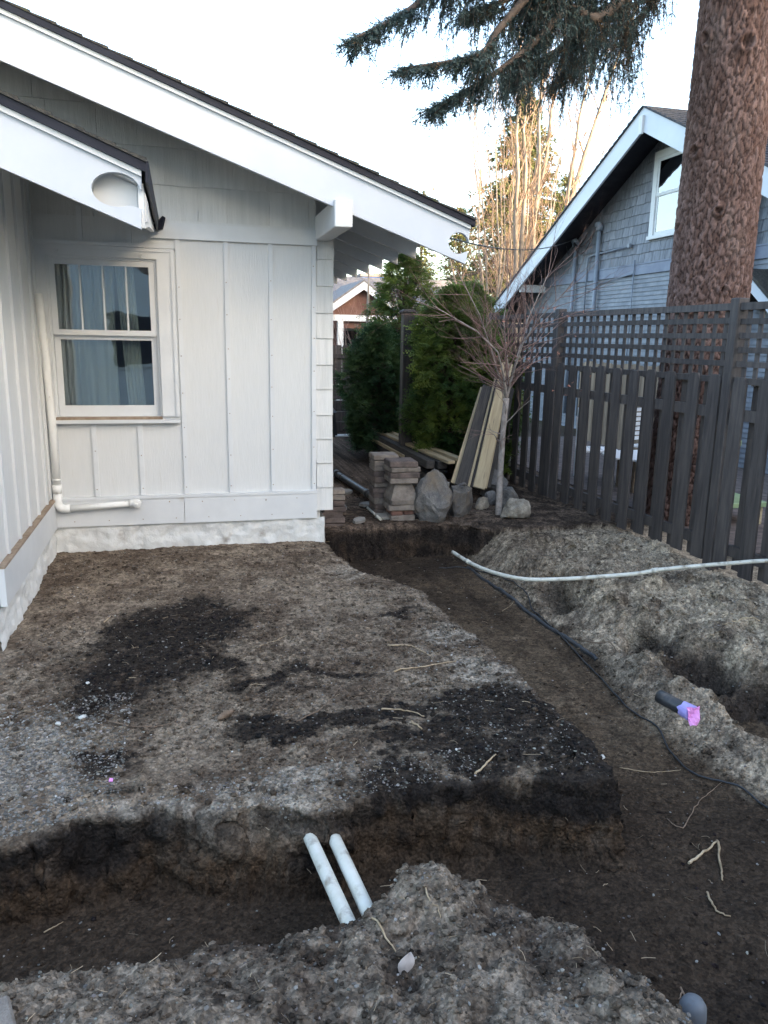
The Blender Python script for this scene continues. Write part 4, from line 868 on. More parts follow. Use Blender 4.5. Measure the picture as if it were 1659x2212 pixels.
# ------------------------------------------------------------------ conifers far behind
def conifer(base, H, Rb, seed, label, n_w=46, tri_s=.16, mat='conifer', group='conifers beyond the houses'):
    t = thing('conifer_tree', base, label, 'tree', group); r = random.Random(seed); L = Leafy(); w_ = MB(); b = Vector(base)
    w_.tube([b, b+Vector((0, 0, H*.5)), b+Vector((0, 0, H*.98))], [Rb*.09, Rb*.06, .02], 7)
    for i in range(n_w):
        f = (i+r.random())/n_w; z = H*(.12+.86*f); R = Rb*(1-f)**.85*(.85+.3*r.random())+.12
        for k in range(r.randint(6, 9)):
            q = r.uniform(0, 6.283); ln = R*r.uniform(.65, 1.1); d = Vector((math.cos(q), math.sin(q), .12 if f > .7 else -.12)).normalized(); a = b+Vector((0, 0, z))
            w_.tube([a, a+d*ln], [.02*ln/2+.01, .005], 3, cap=False)
            for m in range(int(ln*22)+8):
                g = r.uniform(.15, 1.); p = a+d*ln*g+Vector((0, 0, -.10*ln*g*g)); sidev = d.cross(Vector((0, 0, 1))).normalized()*r.uniform(-1, 1)*.28*ln*(1.1-g)
                p = p+sidev+Vector((0, 0, r.uniform(-.12, .06))); e = (d*.6+rvec(r)*.7+Vector((0, 0, -.2))).normalized()*tri_s*r.uniform(.6, 1.3); s_ = rvec(r)*tri_s*.28
                L.tri(p-s_, p+s_, p+e)
    w_.build('trunk', MT['bark_dark'], t, recalc=False); L.build('crown', MT[mat], t); return t
def at_px(px, y): p = ony(px, 735, y); return (p.x, p.y, 0)
conifer(at_px(1110, 31), 11.8, 4.3, 4, 'broad conifer catching golden sun behind the leafless many-stemmed tree', 80, .2)
conifer(at_px(1205, 34), 9.4, 3.0, 5, 'smaller golden conifer just left of the neighbour\'s roof slope', 50)
conifer(at_px(905, 42), 9.6, 1.6, 6, 'thin distant conifer tip above the end of the white eave', 40)
conifer(at_px(1408, 40), 14.3, 2.0, 9, 'distant conifer tip above the neighbour\'s roof ridge', 40)
conifer(at_px(985, 36), 8.0, 2.4, 12, 'dark conifer low at the left side of the sunlit trees', 44)

# ------------------------------------------------------------------ arborvitae
def thuja(base, H, R, seed, label, n=3400, mat='thuja', zlow=.1, group='evergreen shrubs along the back fence'):
    t = thing('arborvitae_shrub', base, label, 'shrub', group); r = random.Random(seed); L = Leafy(); w_ = MB(); b = Vector(base)
    w_.tube([b, b+Vector((.03, 0, H*.5)), b+Vector((0, .02, H*.92))], [.035, .025, .006], 6)
    for i in range(n):
        f = r.random()**.9; z = zlow+(H-zlow)*f; prof = R*(math.sin(min(1, (f+.22)/.5)*1.57))*(1-max(0, f-.62)/.385)**.62
        q = r.uniform(0, 6.283); lump = 1+.22*math.sin(3*q+seed+z*4)+.18*math.sin(5*q-z*7+seed*2); rr = prof*lump*(r.uniform(.45, 1.)**.5 if r.random() < .8 else r.uniform(.1, .8))
        p = b+Vector((math.cos(q)*rr, math.sin(q)*rr, z)); out = Vector((math.cos(q), math.sin(q), r.uniform(-.35, .55))).normalized()
        ax = (out+rvec(r)*.45).normalized(); side = ax.cross((Vector((0, 0, 1))+rvec(r)*.8)).normalized(); ln = r.uniform(.08, .19)
        if i % 9 == 0: w_.tube([b+Vector((0, 0, z*.8)), p], [.007, .003], 3, cap=False)
        # flat fan spray
        for s_ in (-1, 0, 1):
            d0 = (ax+side*s_*.55).normalized(); l0 = ln*(1 if s_ == 0 else .75)
            for m in range(4):
                g = (m+.6)/4; c = p+d0*l0*g-Vector((0, 0, .02*g*g))
                for sg in (-1, 1):
                    e = (d0*.7+side*sg*.7).normalized()*l0*.30*(1.15-g*.6); wv = side.cross(e).cross(e).normalized()*.010
                    L.tri(c-wv, c+wv, c+e)
    w_.build('stem', MT['bark_dark'], t, recalc=False); L.build('foliage', MT[mat], t); return t
thuja((3.34, 9.45, 0), 2.42, .50, 41, 'big green arborvitae behind the timber stack, left of the leaning boards', 5600, 'thuja', .42)
thuja((3.80, 9.55, 0), 1.95, .42, 42, 'yellow-green arborvitae right behind the leaning boards', 4200)
thuja((3.36, 11.9, 0), 3.05, .62, 43, 'tallest arborvitae rising behind the capped corner post', 4200)
thuja((2.84, 11.4, 0), 2.0, .44, 44, 'dark low arborvitae left of the capped corner post', 4200, 'thuja_dark', .15)
thuja((4.6, 12.4, 0), 2.7, .7, 45, 'arborvitae hidden mostly behind the leafless maple twigs', 3600)

# ------------------------------------------------------------------ boulders
def boulder(name, c, rx, ry, rz, seed, label, mat='boulder', tilt=0, cuts=9, point=0., sub=4, group='boulders by the fence'):
    bm = bmesh.new(); bmesh.ops.create_icosphere(bm, subdivisions=sub, radius=1.0); r = random.Random(seed)
    planes = [(rvec(r), r.uniform(.50, .78)) for _ in range(cuts+5)]; off = Vector((seed*3.1, seed*1.7, 0))
    for v in bm.verts:
        p = v.co.copy()
        for n_, d in planes:
            e = p.dot(n_)-d
            if e > 0: p -= n_*e*.97
        p *= 1+.09*mnoise.fractal(p*1.7+off, 1., 2., 4)+.085*mnoise.ridged_multi_fractal(p*3.2+off, 1., 2., 4, 1., 2.)-.10
        if point and p.z > 0: k = 1-point*p.z; p.x = p.x*k+point*.22*p.z; p.y *= k
        v.co = Vector((p.x*rx, p.y*ry, p.z*rz))*1.32
    me = bpy.data.meshes.new(name); bm.to_mesh(me); bm.free(); me.polygons.foreach_set('use_smooth', [False]*len(me.polygons)); me.materials.append(MT[mat])
    o = link(name, me, None, c, (0, rad(tilt), 0)); return tag(o, label, 'boulder', group)
bz = lambda px, py: ground_at(px, py, .03)
p = bz(945, 1128); boulder('boulder', (p.x, p.y+.12, .175), .215, .15, .27, 2, 'largest grey boulder with pointed top next to the paver stack', 'boulder', -6, 9, .42)
p = bz(1004, 1116); boulder('boulder', (p.x, p.y+.10, .155), .135, .12, .20, 5, 'dark upright boulder right of the pointed boulder', 'boulder', 4, 9, .10)
boulder('stone', (p.x-.01, p.y+.06, .35), .042, .03, .018, 6, 'small flat stone lying on top of the dark upright boulder', 'boulder', 0, 6, 0, 3)
p = bz(1045, 1100); boulder('boulder', (p.x, p.y+.06, .075), .078, .07, .085, 9, 'small rounded tan boulder between the dark boulder and the maple', 'boulder_tan', 0, 8)
p = bz(1066, 1093); boulder('boulder', (p.x, p.y+.1, .06), .06, .06, .09, 10, 'small dark boulder just behind the maple trunk foot', 'boulder', 0, 8)
p = bz(1078, 1080); boulder('boulder', (p.x+.0, p.y+.15, .19), .165, .14, .13, 12, 'dark brown boulder raised behind the maple trunk', 'boulder', 3, 9)
boulder('boulder', (p.x+.0, p.y+.2, .03), .16, .14, .12, 13, 'boulder mostly hidden under the dark brown boulder', 'boulder', 0, 7)
p = bz(1108, 1100); boulder('boulder', (p.x, p.y+.1, .10), .125, .11, .115, 15, 'brown boulder right of the maple behind the pale lichened boulder', 'boulder', 12, 8)
p = bz(1122, 1120); boulder('boulder', (p.x, p.y+.1, .085), .135, .11, .115, 17, 'pale lichened boulder right of the maple closest to the fence', 'boulder_tan', 0, 7)

# ------------------------------------------------------------------ paver stacks
def slab(name, cx, cy, z0, wx, wy, h, rz, mat, label, cat='paver', group='stacked pavers', jit=.004, b=.008):
    me = MB().bbox(-wx/2, wx/2, -wy/2, wy/2, 0, h, b, jit).mesh(name, MT[mat]); o = link(name, me, None, (cx, cy, z0), (0, 0, rz)); return tag(o, label, cat, group)
p = bz(873, 1126); sx, sy = p.x, p.y+.15; z = hz(sx, sy)-.01
slab('concrete_paver', sx-.01, sy, z, .26, .26, .06, .05, 'paver', 'bottom pale paver of the front stack'); z += .06
slab('clay_brick', sx-.065, sy, z, .115, .22, .053, .03, 'brick', 'left dark brick above the bottom paver of the front stack', 'brick', 'bricks'); slab('clay_brick', sx+.06, sy, z, .115, .22, .053, .04, 'brick', 'right dark brick above the bottom paver of the front stack', 'brick', 'bricks'); z += .053
slab('concrete_paver', sx-.01, sy, z, .285, .27, .058, -.04, 'paver', 'pale paver resting on two bricks in the front stack'); z += .058
slab('concrete_paver', sx+.01, sy, z, .30, .28, .052, .06, 'paver', 'pale paver carrying the pyramid pier block'); z += .052
pb = MB().add([(-.145, -.14, 0), (.145, -.14, 0), (.145, .14, 0), (-.145, .14, 0), (-.135, -.13, .03), (.135, -.13, .03), (.135, .13, .03), (-.135, .13, .03), (-.085, -.08, .165), (.085, -.08, .165), (.085, .08, .165), (-.085, .08, .165)],
              [(3, 2, 1, 0), (0, 1, 5, 4), (1, 2, 6, 5), (2, 3, 7, 6), (3, 0, 4, 7), (4, 5, 9, 8), (5, 6, 10, 9), (6, 7, 11, 10), (7, 4, 8, 11), (8, 9, 10, 11)]).mesh('pier_block', MT['paver'])
tag(link('pier_block', pb, None, (sx, sy, z), (0, 0, .04)), 'pyramid-shaped concrete pier block in the middle of the front stack', 'pier block'); z += .165
for i, (wd, h, m, dx, lb) in enumerate(((.285, .055, 'paver', 0., 'pale paver sitting on the pyramid pier block'), (.30, .055, 'paver_dark', .01, 'lower dark paver near the top of the front stack'), (.305, .052, 'paver', .005, 'pale paver between two dark pavers at the top of the front stack'), (.285, .06, 'paver_dark', -.005, 'topmost dark paver of the front stack'))):
    slab('concrete_paver', sx+dx, sy, z, wd, .28, h, RNG.uniform(-.06, .08), m, lb); z += h
bx, by = sx-.085, sy+.34; z = hz(bx, by)
for i in range(11):
    m = ('paver_dark', 'paver')[i % 3 == 2 or i > 7]; lab = ('lowest', 'second', 'third', 'fourth', 'fifth', 'sixth', 'seventh', 'eighth', 'ninth', 'tenth', 'topmost')[i]
    slab('concrete_paver', bx+RNG.uniform(-.012, .012), by, z, .27, .27, .056, RNG.uniform(-.07, .07), m, '%s paver of the rear stack behind the pier block' % lab if i < 10 else 'topmost broad paver of the rear stack, highest of all pavers'); z += .0565
# rubble blocks behind the boulders
for i, (px, py, w1, w2, h, m, lb) in enumerate(((925, 1085, .16, .18, .07, 'brick', 'reddish broken block lower in the rubble left of the pointed boulder'), (922, 1060, .15, .2, .08, 'paver_dark', 'dark block stacked in the rubble left of the pointed boulder'), (945, 1045, .2, .2, .06, 'slate', 'grey slab topping the rubble behind the pointed boulder'))):
    q = ony(px, py, sy+.28); slab('rubble_block', q.x, sy+.3, q.z-.03, w1, w2, h, .3*i-.2, m, lb, 'block', 'rubble blocks', .012, .012)
# brick pile against the house corner
for i in range(7):
    q = ony(716, 1140-13*i, 7.16); slab('clay_brick', q.x+RNG.uniform(-.02, .02)+.02, 7.2, hz(1.45, 7.2)+.056*i-.03, .22, .11, .054, RNG.uniform(-.1, .1), 'paver_dark' if i < 5 else 'paver', ('%s brick of the pile against the house corner' % ('lowest', 'second', 'third', 'fourth', 'fifth', 'sixth', 'top pale')[i]), 'brick', 'bricks')
# flagstones lying about
def flag(px, py, w1, w2, h, rot, lb, tiltx=0., tilty=0., z=.03):
    q = ground_at(px, py, z); r = random.Random(int(px)); n_ = 7; pts = [(w1*(.75+.3*r.random())*math.cos(6.283*k/n_), w2*(.75+.3*r.random())*math.sin(6.283*k/n_)) for k in range(n_)]
    vs = [(x, y, 0) for x, y in pts]+[(x*.96, y*.96, h) for x, y in pts]; me = MB().add(vs, [tuple(reversed(range(n_))), tuple(range(n_, 2*n_))]+[(k, (k+1) % n_, (k+1) % n_+n_, k+n_) for k in range(n_)]).mesh('flagstone', MT['slate'])
    tag(link('flagstone', me, None, (q.x, q.y, q.z+.01), (tiltx, tilty, rot)), lb, 'flagstone', 'flagstones by the trench head')
flag(798, 1094, .14, .09, .03, .3, 'flat flagstone beside the thin white pipe near the house corner'); flag(836, 1120, .15, .07, .025, -.5, 'tilted flagstone at the trench head below the black pipe', .3)
flag(748, 1066, .1, .07, .03, .1, 'small flagstone leaning by the brick pile', .2); flag(775, 1128, .12, .06, .025, .8, 'long broken flagstone on the trench edge near the house', .2); flag(735, 1100, .13, .08, .03, 1.2, 'flagstone against the brick pile at the house corner', .1)

# ------------------------------------------------------------------ timber stack and leaning boards
def timber(a, b, wd, h, mat, label, name='timber', up=(0, 0, 1), cat='timber', group='stacked timbers'):
    a, b = Vector(a), Vector(b); mb = MB(); L_ = (b-a).length; mb.bbox(-wd/2, wd/2, 0, L_, -h/2, h/2, .004, .002)
    me = mb.mesh(name, MT[mat]); d = (b-a).normalized(); upv = Vector(up); sx_ = d.cross(upv).normalized(); uz = sx_.cross(d)
    o = link(name, me); o.matrix_world = Matrix(((sx_.x, d.x, uz.x, a.x), (sx_.y, d.y, uz.y, a.y), (sx_.z, d.z, uz.z, a.z), (0, 0, 0, 1))); return tag(o, label, cat, group)
zt = .40
A0, B0 = onz(803, 938, .37), onz(930, 1004, .36)
dv = (B0-A0); dv.z = 0; dv.normalize(); nv = Vector((-dv.y, dv.x, 0)); nv = -nv if nv.y < 0 else nv
timber(A0+dv*.03+Vector((0, 0, -.295)), B0-dv*.25+Vector((0, 0, -.295)), .11, .09, 'timber_dark', 'bottom sleeper timber resting on the blocks under the stack')
timber(A0+Vector((0, 0, -.20)), B0-dv*.35+Vector((0, 0, -.20)), .10, .09, 'timber_dark', 'lowest dark timber at the bottom of the timber stack')
timber(A0+nv*.13+Vector((0, 0, -.19)), B0-dv*.2+nv*.13+Vector((0, 0, -.19)), .10, .09, 'timber_dark', 'lower dark timber in the rear of the timber stack')
timber(A0+dv*.02+Vector((0, 0, -.095)), B0-dv*.55+Vector((0, 0, -.095)), .10, .09, 'timber_dark', 'second dark timber from the ground in the stack front')
timber(A0+dv*.05+Vector((0, 0, .0)), B0+Vector((0, 0, .0)), .10, .095, 'timber_dark', 'long black square timber on the front of the stack with its end in view')
timber(A0+dv*.05+Vector((0, 0, -.04))-nv*.062, B0-dv*.9+Vector((0, 0, -.04))-nv*.062, .018, .05, 'timber_pale', 'thin pale lath along the face of the black timbers')
timber(A0+nv*.13+Vector((0, 0, .0)), B0+nv*.13+dv*.05+Vector((0, 0, -.0)), .11, .09, 'timber_dark', 'second black square timber behind the front one in the stack')
timber(A0+nv*.06+dv*-.1+Vector((0, 0, .066)), B0+nv*.16+dv*.28+Vector((0, 0, .066)), .09, .038, 'timber_pale', 'pale new board on top of the timber stack, nearer of two')
timber(A0+nv*.17+dv*.0+Vector((0, 0, .066)), B0+nv*.30+dv*.22+Vector((0, 0, .085)), .09, .038, 'timber_pale', 'weathered pale board on top of the timber stack, under the evergreen')
for i, (f, lb) in enumerate(((.12, 'grey support block under the far end of the timber stack'), (.7, 'support block under the near end of the timber stack'))):
    q = A0.lerp(B0, f); slab('support_block', q.x+nv.x*.06, q.y+nv.y*.06, hz(q.x, q.y)-.03, .2, .2, .1, .3, 'paver', lb, 'block', 'support blocks')
# boards leaning on the fence
def leaner(pb_, pt_, y0, y1, wd, th, mat, lb, face=.0):
    a = ony(*pb_, y0); b = ony(*pt_, y1); toc = Vector((-.25+face, -1, .25)).normalized()
    return timber(a, b, wd, th, mat, lb, 'leaning_board', toc, 'board', 'boards leaning on the fence')
leaner((980, 1045), (1044, 838), 8.20, 8.75, .075, .025, 'timber_pale', 'leftmost narrow tan board leaning on the fence')
leaner((996, 1050), (1056, 835), 8.14, 8.68, .15, .028, 'timber_dark', 'wide black board second from left among the leaning boards')
leaner((1012, 1052), (1072, 812), 8.10, 8.66, .03, .03, 'timber_pale', 'thin pale strip between the black board and the wide pale board')
leaner((1019, 1052), (1078, 806), 8.08, 8.64, .03, .04, 'timber_dark', 'thin dark strip beside the wide pale leaning board')
leaner((1034, 1055), (1096, 785), 8.02, 8.58, .135, .03, 'timber_pale', 'wide pale yellow board leaning in the middle of the bundle')
leaner((1048, 1056), (1104, 790), 8.04, 8.6, .03, .045, 'timber_pale', 'thin pale edge board right of the wide yellow board')
leaner((1054, 1054), (1110, 800), 8.10, 8.68, .05, .03, 'timber_dark', 'dark board on the right side of the leaning bundle')
leaner((1062, 1050), (1105, 840), 8.25, 8.8, .07, .03, 'timber_dark', 'black board behind the bundle nearest the maple trunk')
leaner((1072, 1035), (1094, 880), 8.30, 8.75, .035, .03, 'timber_pale', 'thin tan stake standing behind the maple trunk')

# ------------------------------------------------------------------ pipes
a, b = ground_at(727, 1033, .03), ground_at(846, 1113, .03); a.z += .06; b.z += .05
d = (b-a).normalized()
BP = thing('black_pipe', (b.x, b.y, b.z-.045), 'black drain pipe with couplings lying on the path with its open end toward us', 'pipe')
m_ = a.lerp(b, .62); k_ = Vector((0, 0, .012))
MB().hollow([a, a.lerp(b, .3)+k_*.3, m_+k_, b], .040, .006, 20).build('tube', MT['abs'], BP)
MB().hollow([m_+k_-d*.05, m_+k_+d*.05], .047, .006, 20).build('coupling', MT['abs'], BP); MB().hollow([a-d*.02, a+d*.09], .050, .008, 20).build('coupling', MT['abs'], BP); MB().hollow([a+d*.26, a+d*.30], .045, .004, 20).build('ring', MT['abs'], BP)
a, b = ground_at(794, 1101, .03), ground_at(822, 1127, .03)
tag(MB().hollow([a+Vector((0, 0, .02)), b+Vector((0, 0, .025))], .013, .003, 12).build('thin_pipe', MT['pvc'], None), 'short thin white pipe in front of the open black pipe end', 'pipe')
a = ground_at(711, 1185, -.1); tag(MB().bbox(a.x+.03, a.x+.05, a.y-.02, a.y-.002, a.z-.05, a.z+.14, .003).build('stake', MT['pvc'], None), 'short white stake standing at the house corner trench', 'stake')
# long white irrigation pipe over the bank
def smooth(pts, n=8):
    pts = [Vector(p) for p in pts]; out = []
    for i in range(len(pts)-1):
        p0, p1, p2, p3 = pts[max(i-1, 0)], pts[i], pts[i+1], pts[min(i+2, len(pts)-1)]
        for k in range(n):
            t = k/n; out.append(.5*((2*p1)+(p2-p0)*t+(2*p0-5*p1+4*p2-p3)*t*t+(3*p1-p0-3*p2+p3)*t**3))
    return out+[pts[-1]]
WP = thing('white_pipe', (3., 5.2, 0), 'long white bent pipe running across the soil bank to the right edge', 'pipe')
wpz = [(978, 1193, -.06), (1020, 1218, -.05), (1070, 1238, -.03), (1130, 1250, .0), (1200, 1252, .02), (1290, 1246, .06), (1375, 1239, .10), (1430, 1230, .14), (1520, 1222, .18), (1600, 1217, .22), (1700, 1210, .26)]
wp = smooth([onz(*q) for q in wpz], 8)
gz_ = [hz(p.x, p.y) for p in wp]; lp = [sum(gz_[max(0, i-9):i+10])/len(gz_[max(0, i-9):i+10])+.028 for i in range(len(wp))]; lp = [sum(lp[max(0, i-6):i+7])/len(lp[max(0, i-6):i+7]) for i in range(len(wp))]
zz_ = [max(p.z, lp[i]) for i, p in enumerate(wp)]; zz_ = [sum(zz_[max(0, i-5):i+6])/len(zz_[max(0, i-5):i+6]) for i in range(len(wp))]
wp = [Vector((p.x, p.y, zz_[i]+0+.05*max(0, i/len(wp)-.75))) for i, p in enumerate(wp)]
MB().hollow(wp, .0155, .003, 14).build('tube', MT['pvc'], WP); i_ = int(len(wp)*.66); MB().tube([wp[i_], wp[i_+1], wp[i_+2]], .020, 14).build('coupling', MT['pvc'], WP); i_ = 6; MB().tube([wp[i_], wp[i_+1]], .019, 14).build('coupling', MT['pvc'], WP)
# twin white pipes bridging the front trench
for n_, q0, q1, rr_, lb in ((0, (677, 1826), (752, 1992), .026, 'left of the two white pipes bridging the front trench'), (1, (727, 1822), (802, 1984), .026, 'right of the two white pipes bridging the front trench')):
    a, b = onz(*q0, -.13), onz(*q1, -.135); d = (b-a).normalized(); o = MB().tube(smooth([a-d*.10, a, a.lerp(b, .5), b, b+d*.18], 5), rr_, 18).build('buried_pipe', MT['pvc'], None); tag(o, lb, 'pipe', 'white pipes across the trench')
# capped black pipe with pink tape
a, b = onz(1432, 1500, -.10), onz(1494, 1541, -.11); a.z -= .02
TP = thing('taped_pipe', (b.x, b.y, b.z-.05), 'black pipe stub with pink tape over its end on the right bank', 'pipe')
d = (b-a).normalized(); MB().tube([a-d*.02, a, b], .038, 18).build('tube', MT['abs'], TP)
r = random.Random(4); tp_ = MB(); vs = []; u_ = d.orthogonal().normalized(); v_ = d.cross(u_); n_ = 22
for k in range(n_):
    q = 6.283*k/n_; o_ = (u_*math.cos(q)+v_*math.sin(q)); vs += [b-d*(.05+.02*r.random())+o_*.0415, b+d*.004+o_*(.043+.004*r.random()), b+d*(.012+.006*r.random())+o_*.02]
vs.append(b+d*.014); tp_.add(vs, [(3*k, 3*((k+1) % n_), 3*((k+1) % n_)+1, 3*k+1) for k in range(n_)]+[(3*k+1, 3*((k+1) % n_)+1, 3*((k+1) % n_)+2, 3*k+2) for k in range(n_)]+[(3*k+2, 3*((k+1) % n_)+2, 3*n_) for k in range(n_)])
tp_.build('violet_wrap', MT['violet_tape'], TP)
fl_ = MB(); vs = []; rt = _r; dn = Vector((0, 0, -1))
for j in range(6):
    for i in range(5):
        s_ = (i/4-.5)*(.075-.006*j); vs.append(b+d*(.022+.010*math.sin(j*1.3+i)*.6+.004*j)+rt*(s_-.012)+dn*(.019*j-.045)+Vector((0, 0, .004*math.sin(i*2+j))))
fl_.add(vs, [(j*5+i, j*5+i+1, (j+1)*5+i+1, (j+1)*5+i) for j in range(5) for i in range(4)]); ft = fl_.build('pink_tape', MT['pink_tape'], TP)
sm_ = ft.modifiers.new('thick', 'SOLIDIFY'); sm_.thickness = .0015
# grey pipe at the bottom right
a = onz(1490, 2232, -.22); tz = ony(1490, 2158, a.y).z
GP = thing('grey_pipe', (a.x, a.y, a.z-.2), 'grey capped pipe end poking out of the soil at the bottom edge', 'pipe')
MB().tube([(a.x-.01, a.y, -.42), (a.x, a.y, tz-.055), (a.x, a.y, tz-.025), (a.x, a.y, tz-.008), (a.x, a.y, tz)], [.041, .041, .038, .028, .010], 24).build('tube', MT['grey_pipe'], GP)
# black cable and half-buried edging strip along the toe of the bank
def lay(pts, off=.012, n=8, z0=-.3):
    out = []
    for p in smooth([ground_at(px, py, z0) for px, py in pts], n): out.append(Vector((p.x, p.y, hz(p.x, p.y)+off)))
    return out
cb = lay([(950, 1185), (1030, 1235), (1130, 1275), (1150, 1320), (1200, 1365), (1262, 1432), (1300, 1470), (1340, 1515), (1380, 1550), (1420, 1575), (1450, 1630), (1500, 1675), (1560, 1692), (1600, 1705), (1640, 1738), (1675, 1760)])
tag(MB().tube(cb, .0055, 8).build('cable', MT['cable'], None), 'thin black cable snaking along the right trench floor', 'cable')
ed = lay([(1010, 1225), (1060, 1262), (1110, 1295), (1160, 1335), (1215, 1372), (1250, 1395), (1290, 1425)], -.004)
tag(MB().tube(ed, [.019+.006*mnoise.noise(Vector((i*.5, 0, 0))) for i in range(len(ed))], 10).build('buried_edging', MT['abs'], None), 'half-buried black plastic edging along the foot of the bank', 'edging')

# ------------------------------------------------------------------ yard beyond the fence
def garden_chair(x, y, rz, label):
    t = thing('garden_chair', (x, y, 0), label, 'chair'); t.rotation_euler = (0, 0, rz); o0 = ORG[t.name]
    def bx(n_, *a): 
        m = MB().box(*a); o = link(n_, m.mesh(n_, MT['white_paint']), t)
    for sx_ in (-.25, .22):
        bx('leg', sx_, sx_+.03, -.25, -.22, 0, .42); bx('leg', sx_, sx_+.03, .22, .25, 0, .95)
    for k in range(7): bx('seat_slat', -.25, .25, -.25+.07*k, -.19+.07*k, .42, .44)
    for k in range(7): bx('back_slat', -.23, .23, .225, .24, .50+.065*k, .545+.065*k)
garden_chair(5.25, 9.1, rad(70), 'white slatted garden chair behind the fence near the maple'); garden_chair(6.2, 9.3, rad(20), 'white slatted garden chair behind the middle of the fence')
TB = thing('round_table', (5.45, 8.35, 0), 'low round slatted garden table seen through the pickets', 'table')
for k in range(13):
    w_ = .045; yy = -.42+k*.07; hl = math.sqrt(max(.02, .48**2-yy**2)); link('slat', MB().box(-hl, hl, yy-.027, yy+.027, .44, .46).mesh('slat', MT['white_paint']), TB)
for q in range(4): link('leg', MB().bbox(-.025+.28*math.cos(q*1.57+.7), .025+.28*math.cos(q*1.57+.7), -.025+.28*math.sin(q*1.57+.7), .025+.28*math.sin(q*1.57+.7), 0, .44, .004).mesh('leg', MT['bare_wood']), TB)
BN = thing('garden_bench', (5.0, 6.0, 0), 'wooden bench with green top rail and slatted back behind the fence', 'bench')
for k in range(6): link('slat', MB().box(-.02, .02, -.55, .55, .28+k*.09, .335+k*.09).mesh('slat', MT['tan_plank']), BN)
link('top_rail', MB().bbox(-.04, .05, -.6, .6, .84, .90, .006).mesh('top_rail', MT['green_paint']), BN); link('seat', MB().bbox(0, .45, -.6, .6, .22, .27, .006).mesh('seat', MT['green_paint']), BN)
for s_ in (-.55, .5): link('leg', MB().box(-.02, .03, s_, s_+.05, 0, .84).mesh('leg', MT['timber_pale']), BN); link('leg', MB().box(.38, .43, s_, s_+.05, 0, .22).mesh('leg', MT['timber_pale']), BN)
BN.location = (5.2, 7.9-.9, 0)
tag(MB().tube([(5.35, 7.9, 0), (5.35, 7.9, .72)], .02, 8).tube([(5.35, 7.9, .72), (5.35, 7.9, .80)], [.035, .03], 8).build('garden_stake', MT['yellow'], None), 'yellow-topped stake standing behind the pickets', 'stake')
patio = MB().box(4.75, 7.9, 5.5, 13.5, -.1, .035).build('patio', MT['paver_dark'], None); tag(patio, kind='structure')
TF = thing('plank_fence', (7.2, 12.0, 0), 'low tan plank fence against the neighbour\'s house', 'fence')
for k in range(19): link('plank', MB().box(-.01, .01, -.062, .062, .02, 1.45+RNG.uniform(-.02, .02)).mesh('plank', MT['tan_plank']), TF, (0, -1.2+k*.135, 0))
for z in (.35, 1.2): link('rail', MB().box(.012, .05, -1.3, 1.35, z, z+.08).mesh('rail', MT['tan_plank']), TF)

# ------------------------------------------------------------------ things at the far end of the side yard
GT = thing('far_fence', (2.4, 14.9, 0), 'dark dog-eared picket fence on sleepers across the end of the side path', 'fence')
dp = MB().prism_xz([(-.055, 0), (.055, 0), (.055, .70), (.035, .735), (-.035, .735), (-.055, .70)], -.01, .01).mesh('picket', MT['dark_fence'])
for k in range(24): link('picket', dp, GT, (-1.3+k*.122, 0, .93))
for z in (1.42, .98): link('rail', MB().box(-1.4, 1.7, -.05, -.012, z, z+.08).mesh('rail', MT['dark_fence']), GT)
for k, (z, h) in enumerate(((.02, .19), (.22, .19), (.42, .2), (.64, .28))): link('sleeper', MB().bbox(-1.4, 1.7, -.12, -.02, z, z+h, .008).mesh('sleeper', MT['dark_fence']), GT)
BI = thing('black_bin', (2.52, 14.2, 0), 'black plastic bin with pitched lid at the end of the side path', 'bin')
link('body', MB().add([(-.22, -.2, 0), (.22, -.2, 0), (.22, .2, 0), (-.22, .2, 0), (-.17, -.16, .46), (.17, -.16, .46), (.17, .16, .46), (-.17, .16, .46)], [(3, 2, 1, 0), (4, 5, 6, 7), (0, 1, 5, 4), (1, 2, 6, 5), (2, 3, 7, 6), (3, 0, 4, 7)]).mesh('body', MT['black_plastic']), BI)
link('lid', MB().add([(-.21, -.2, .462), (.21, -.2, .462), (.21, .2, .462), (-.21, .2, .462), (-.08, -.07, .62), (.08, -.07, .62), (.08, .07, .62), (-.08, .07, .62)], [(3, 2, 1, 0), (4, 5, 6, 7), (0, 1, 5, 4), (1, 2, 6, 5), (2, 3, 7, 6), (3, 0, 4, 7)]).mesh('lid', MT['abs']), BI)
q = ground_at(762, 941, .02)
WS = thing('pipe_stub', (q.x, q.y, q.z), 'white pipe stub standing on a flat white plate by the dark evergreen', 'pipe')
link('stub', MB().tube([(0, 0, 0), (.0, 0, .34)], .03, 10).mesh('stub', MT['pvc']), WS); link('plate', MB().bbox(-.35, .05, -.12, .1, -.01, .02, .004).mesh('plate', MT['pvc_clean']), WS)
# brown house with porch gable
BH = thing('brown_house', (5.0, 22.0, 0), 'small brown gabled porch with white trim and posts beyond the far fence', 'house')
pk_ = ony(785, 609, 21.); gx0, gz0 = pk_.x, pk_.z; s_ = .70
MB().prism_xz([(gx0-1.5, gz0-.16-1.5*s_), (gx0+1.5, gz0-.16-1.5*s_), (gx0, gz0-.16)], 21.1, 21.2).build('gable', MT['brown_wall'], BH)
for sg in (1, -1):
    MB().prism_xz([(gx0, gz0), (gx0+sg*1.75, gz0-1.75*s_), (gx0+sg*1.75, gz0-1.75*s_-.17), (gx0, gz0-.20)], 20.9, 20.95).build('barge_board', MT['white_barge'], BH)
    MB().prism_xz([(gx0, gz0+.06), (gx0+sg*1.8, gz0-1.8*s_+.06), (gx0+sg*1.8, gz0-1.8*s_), (gx0, gz0+.005)], 20.9, 24).build('porch_roof', MT['grey_roof'], BH)
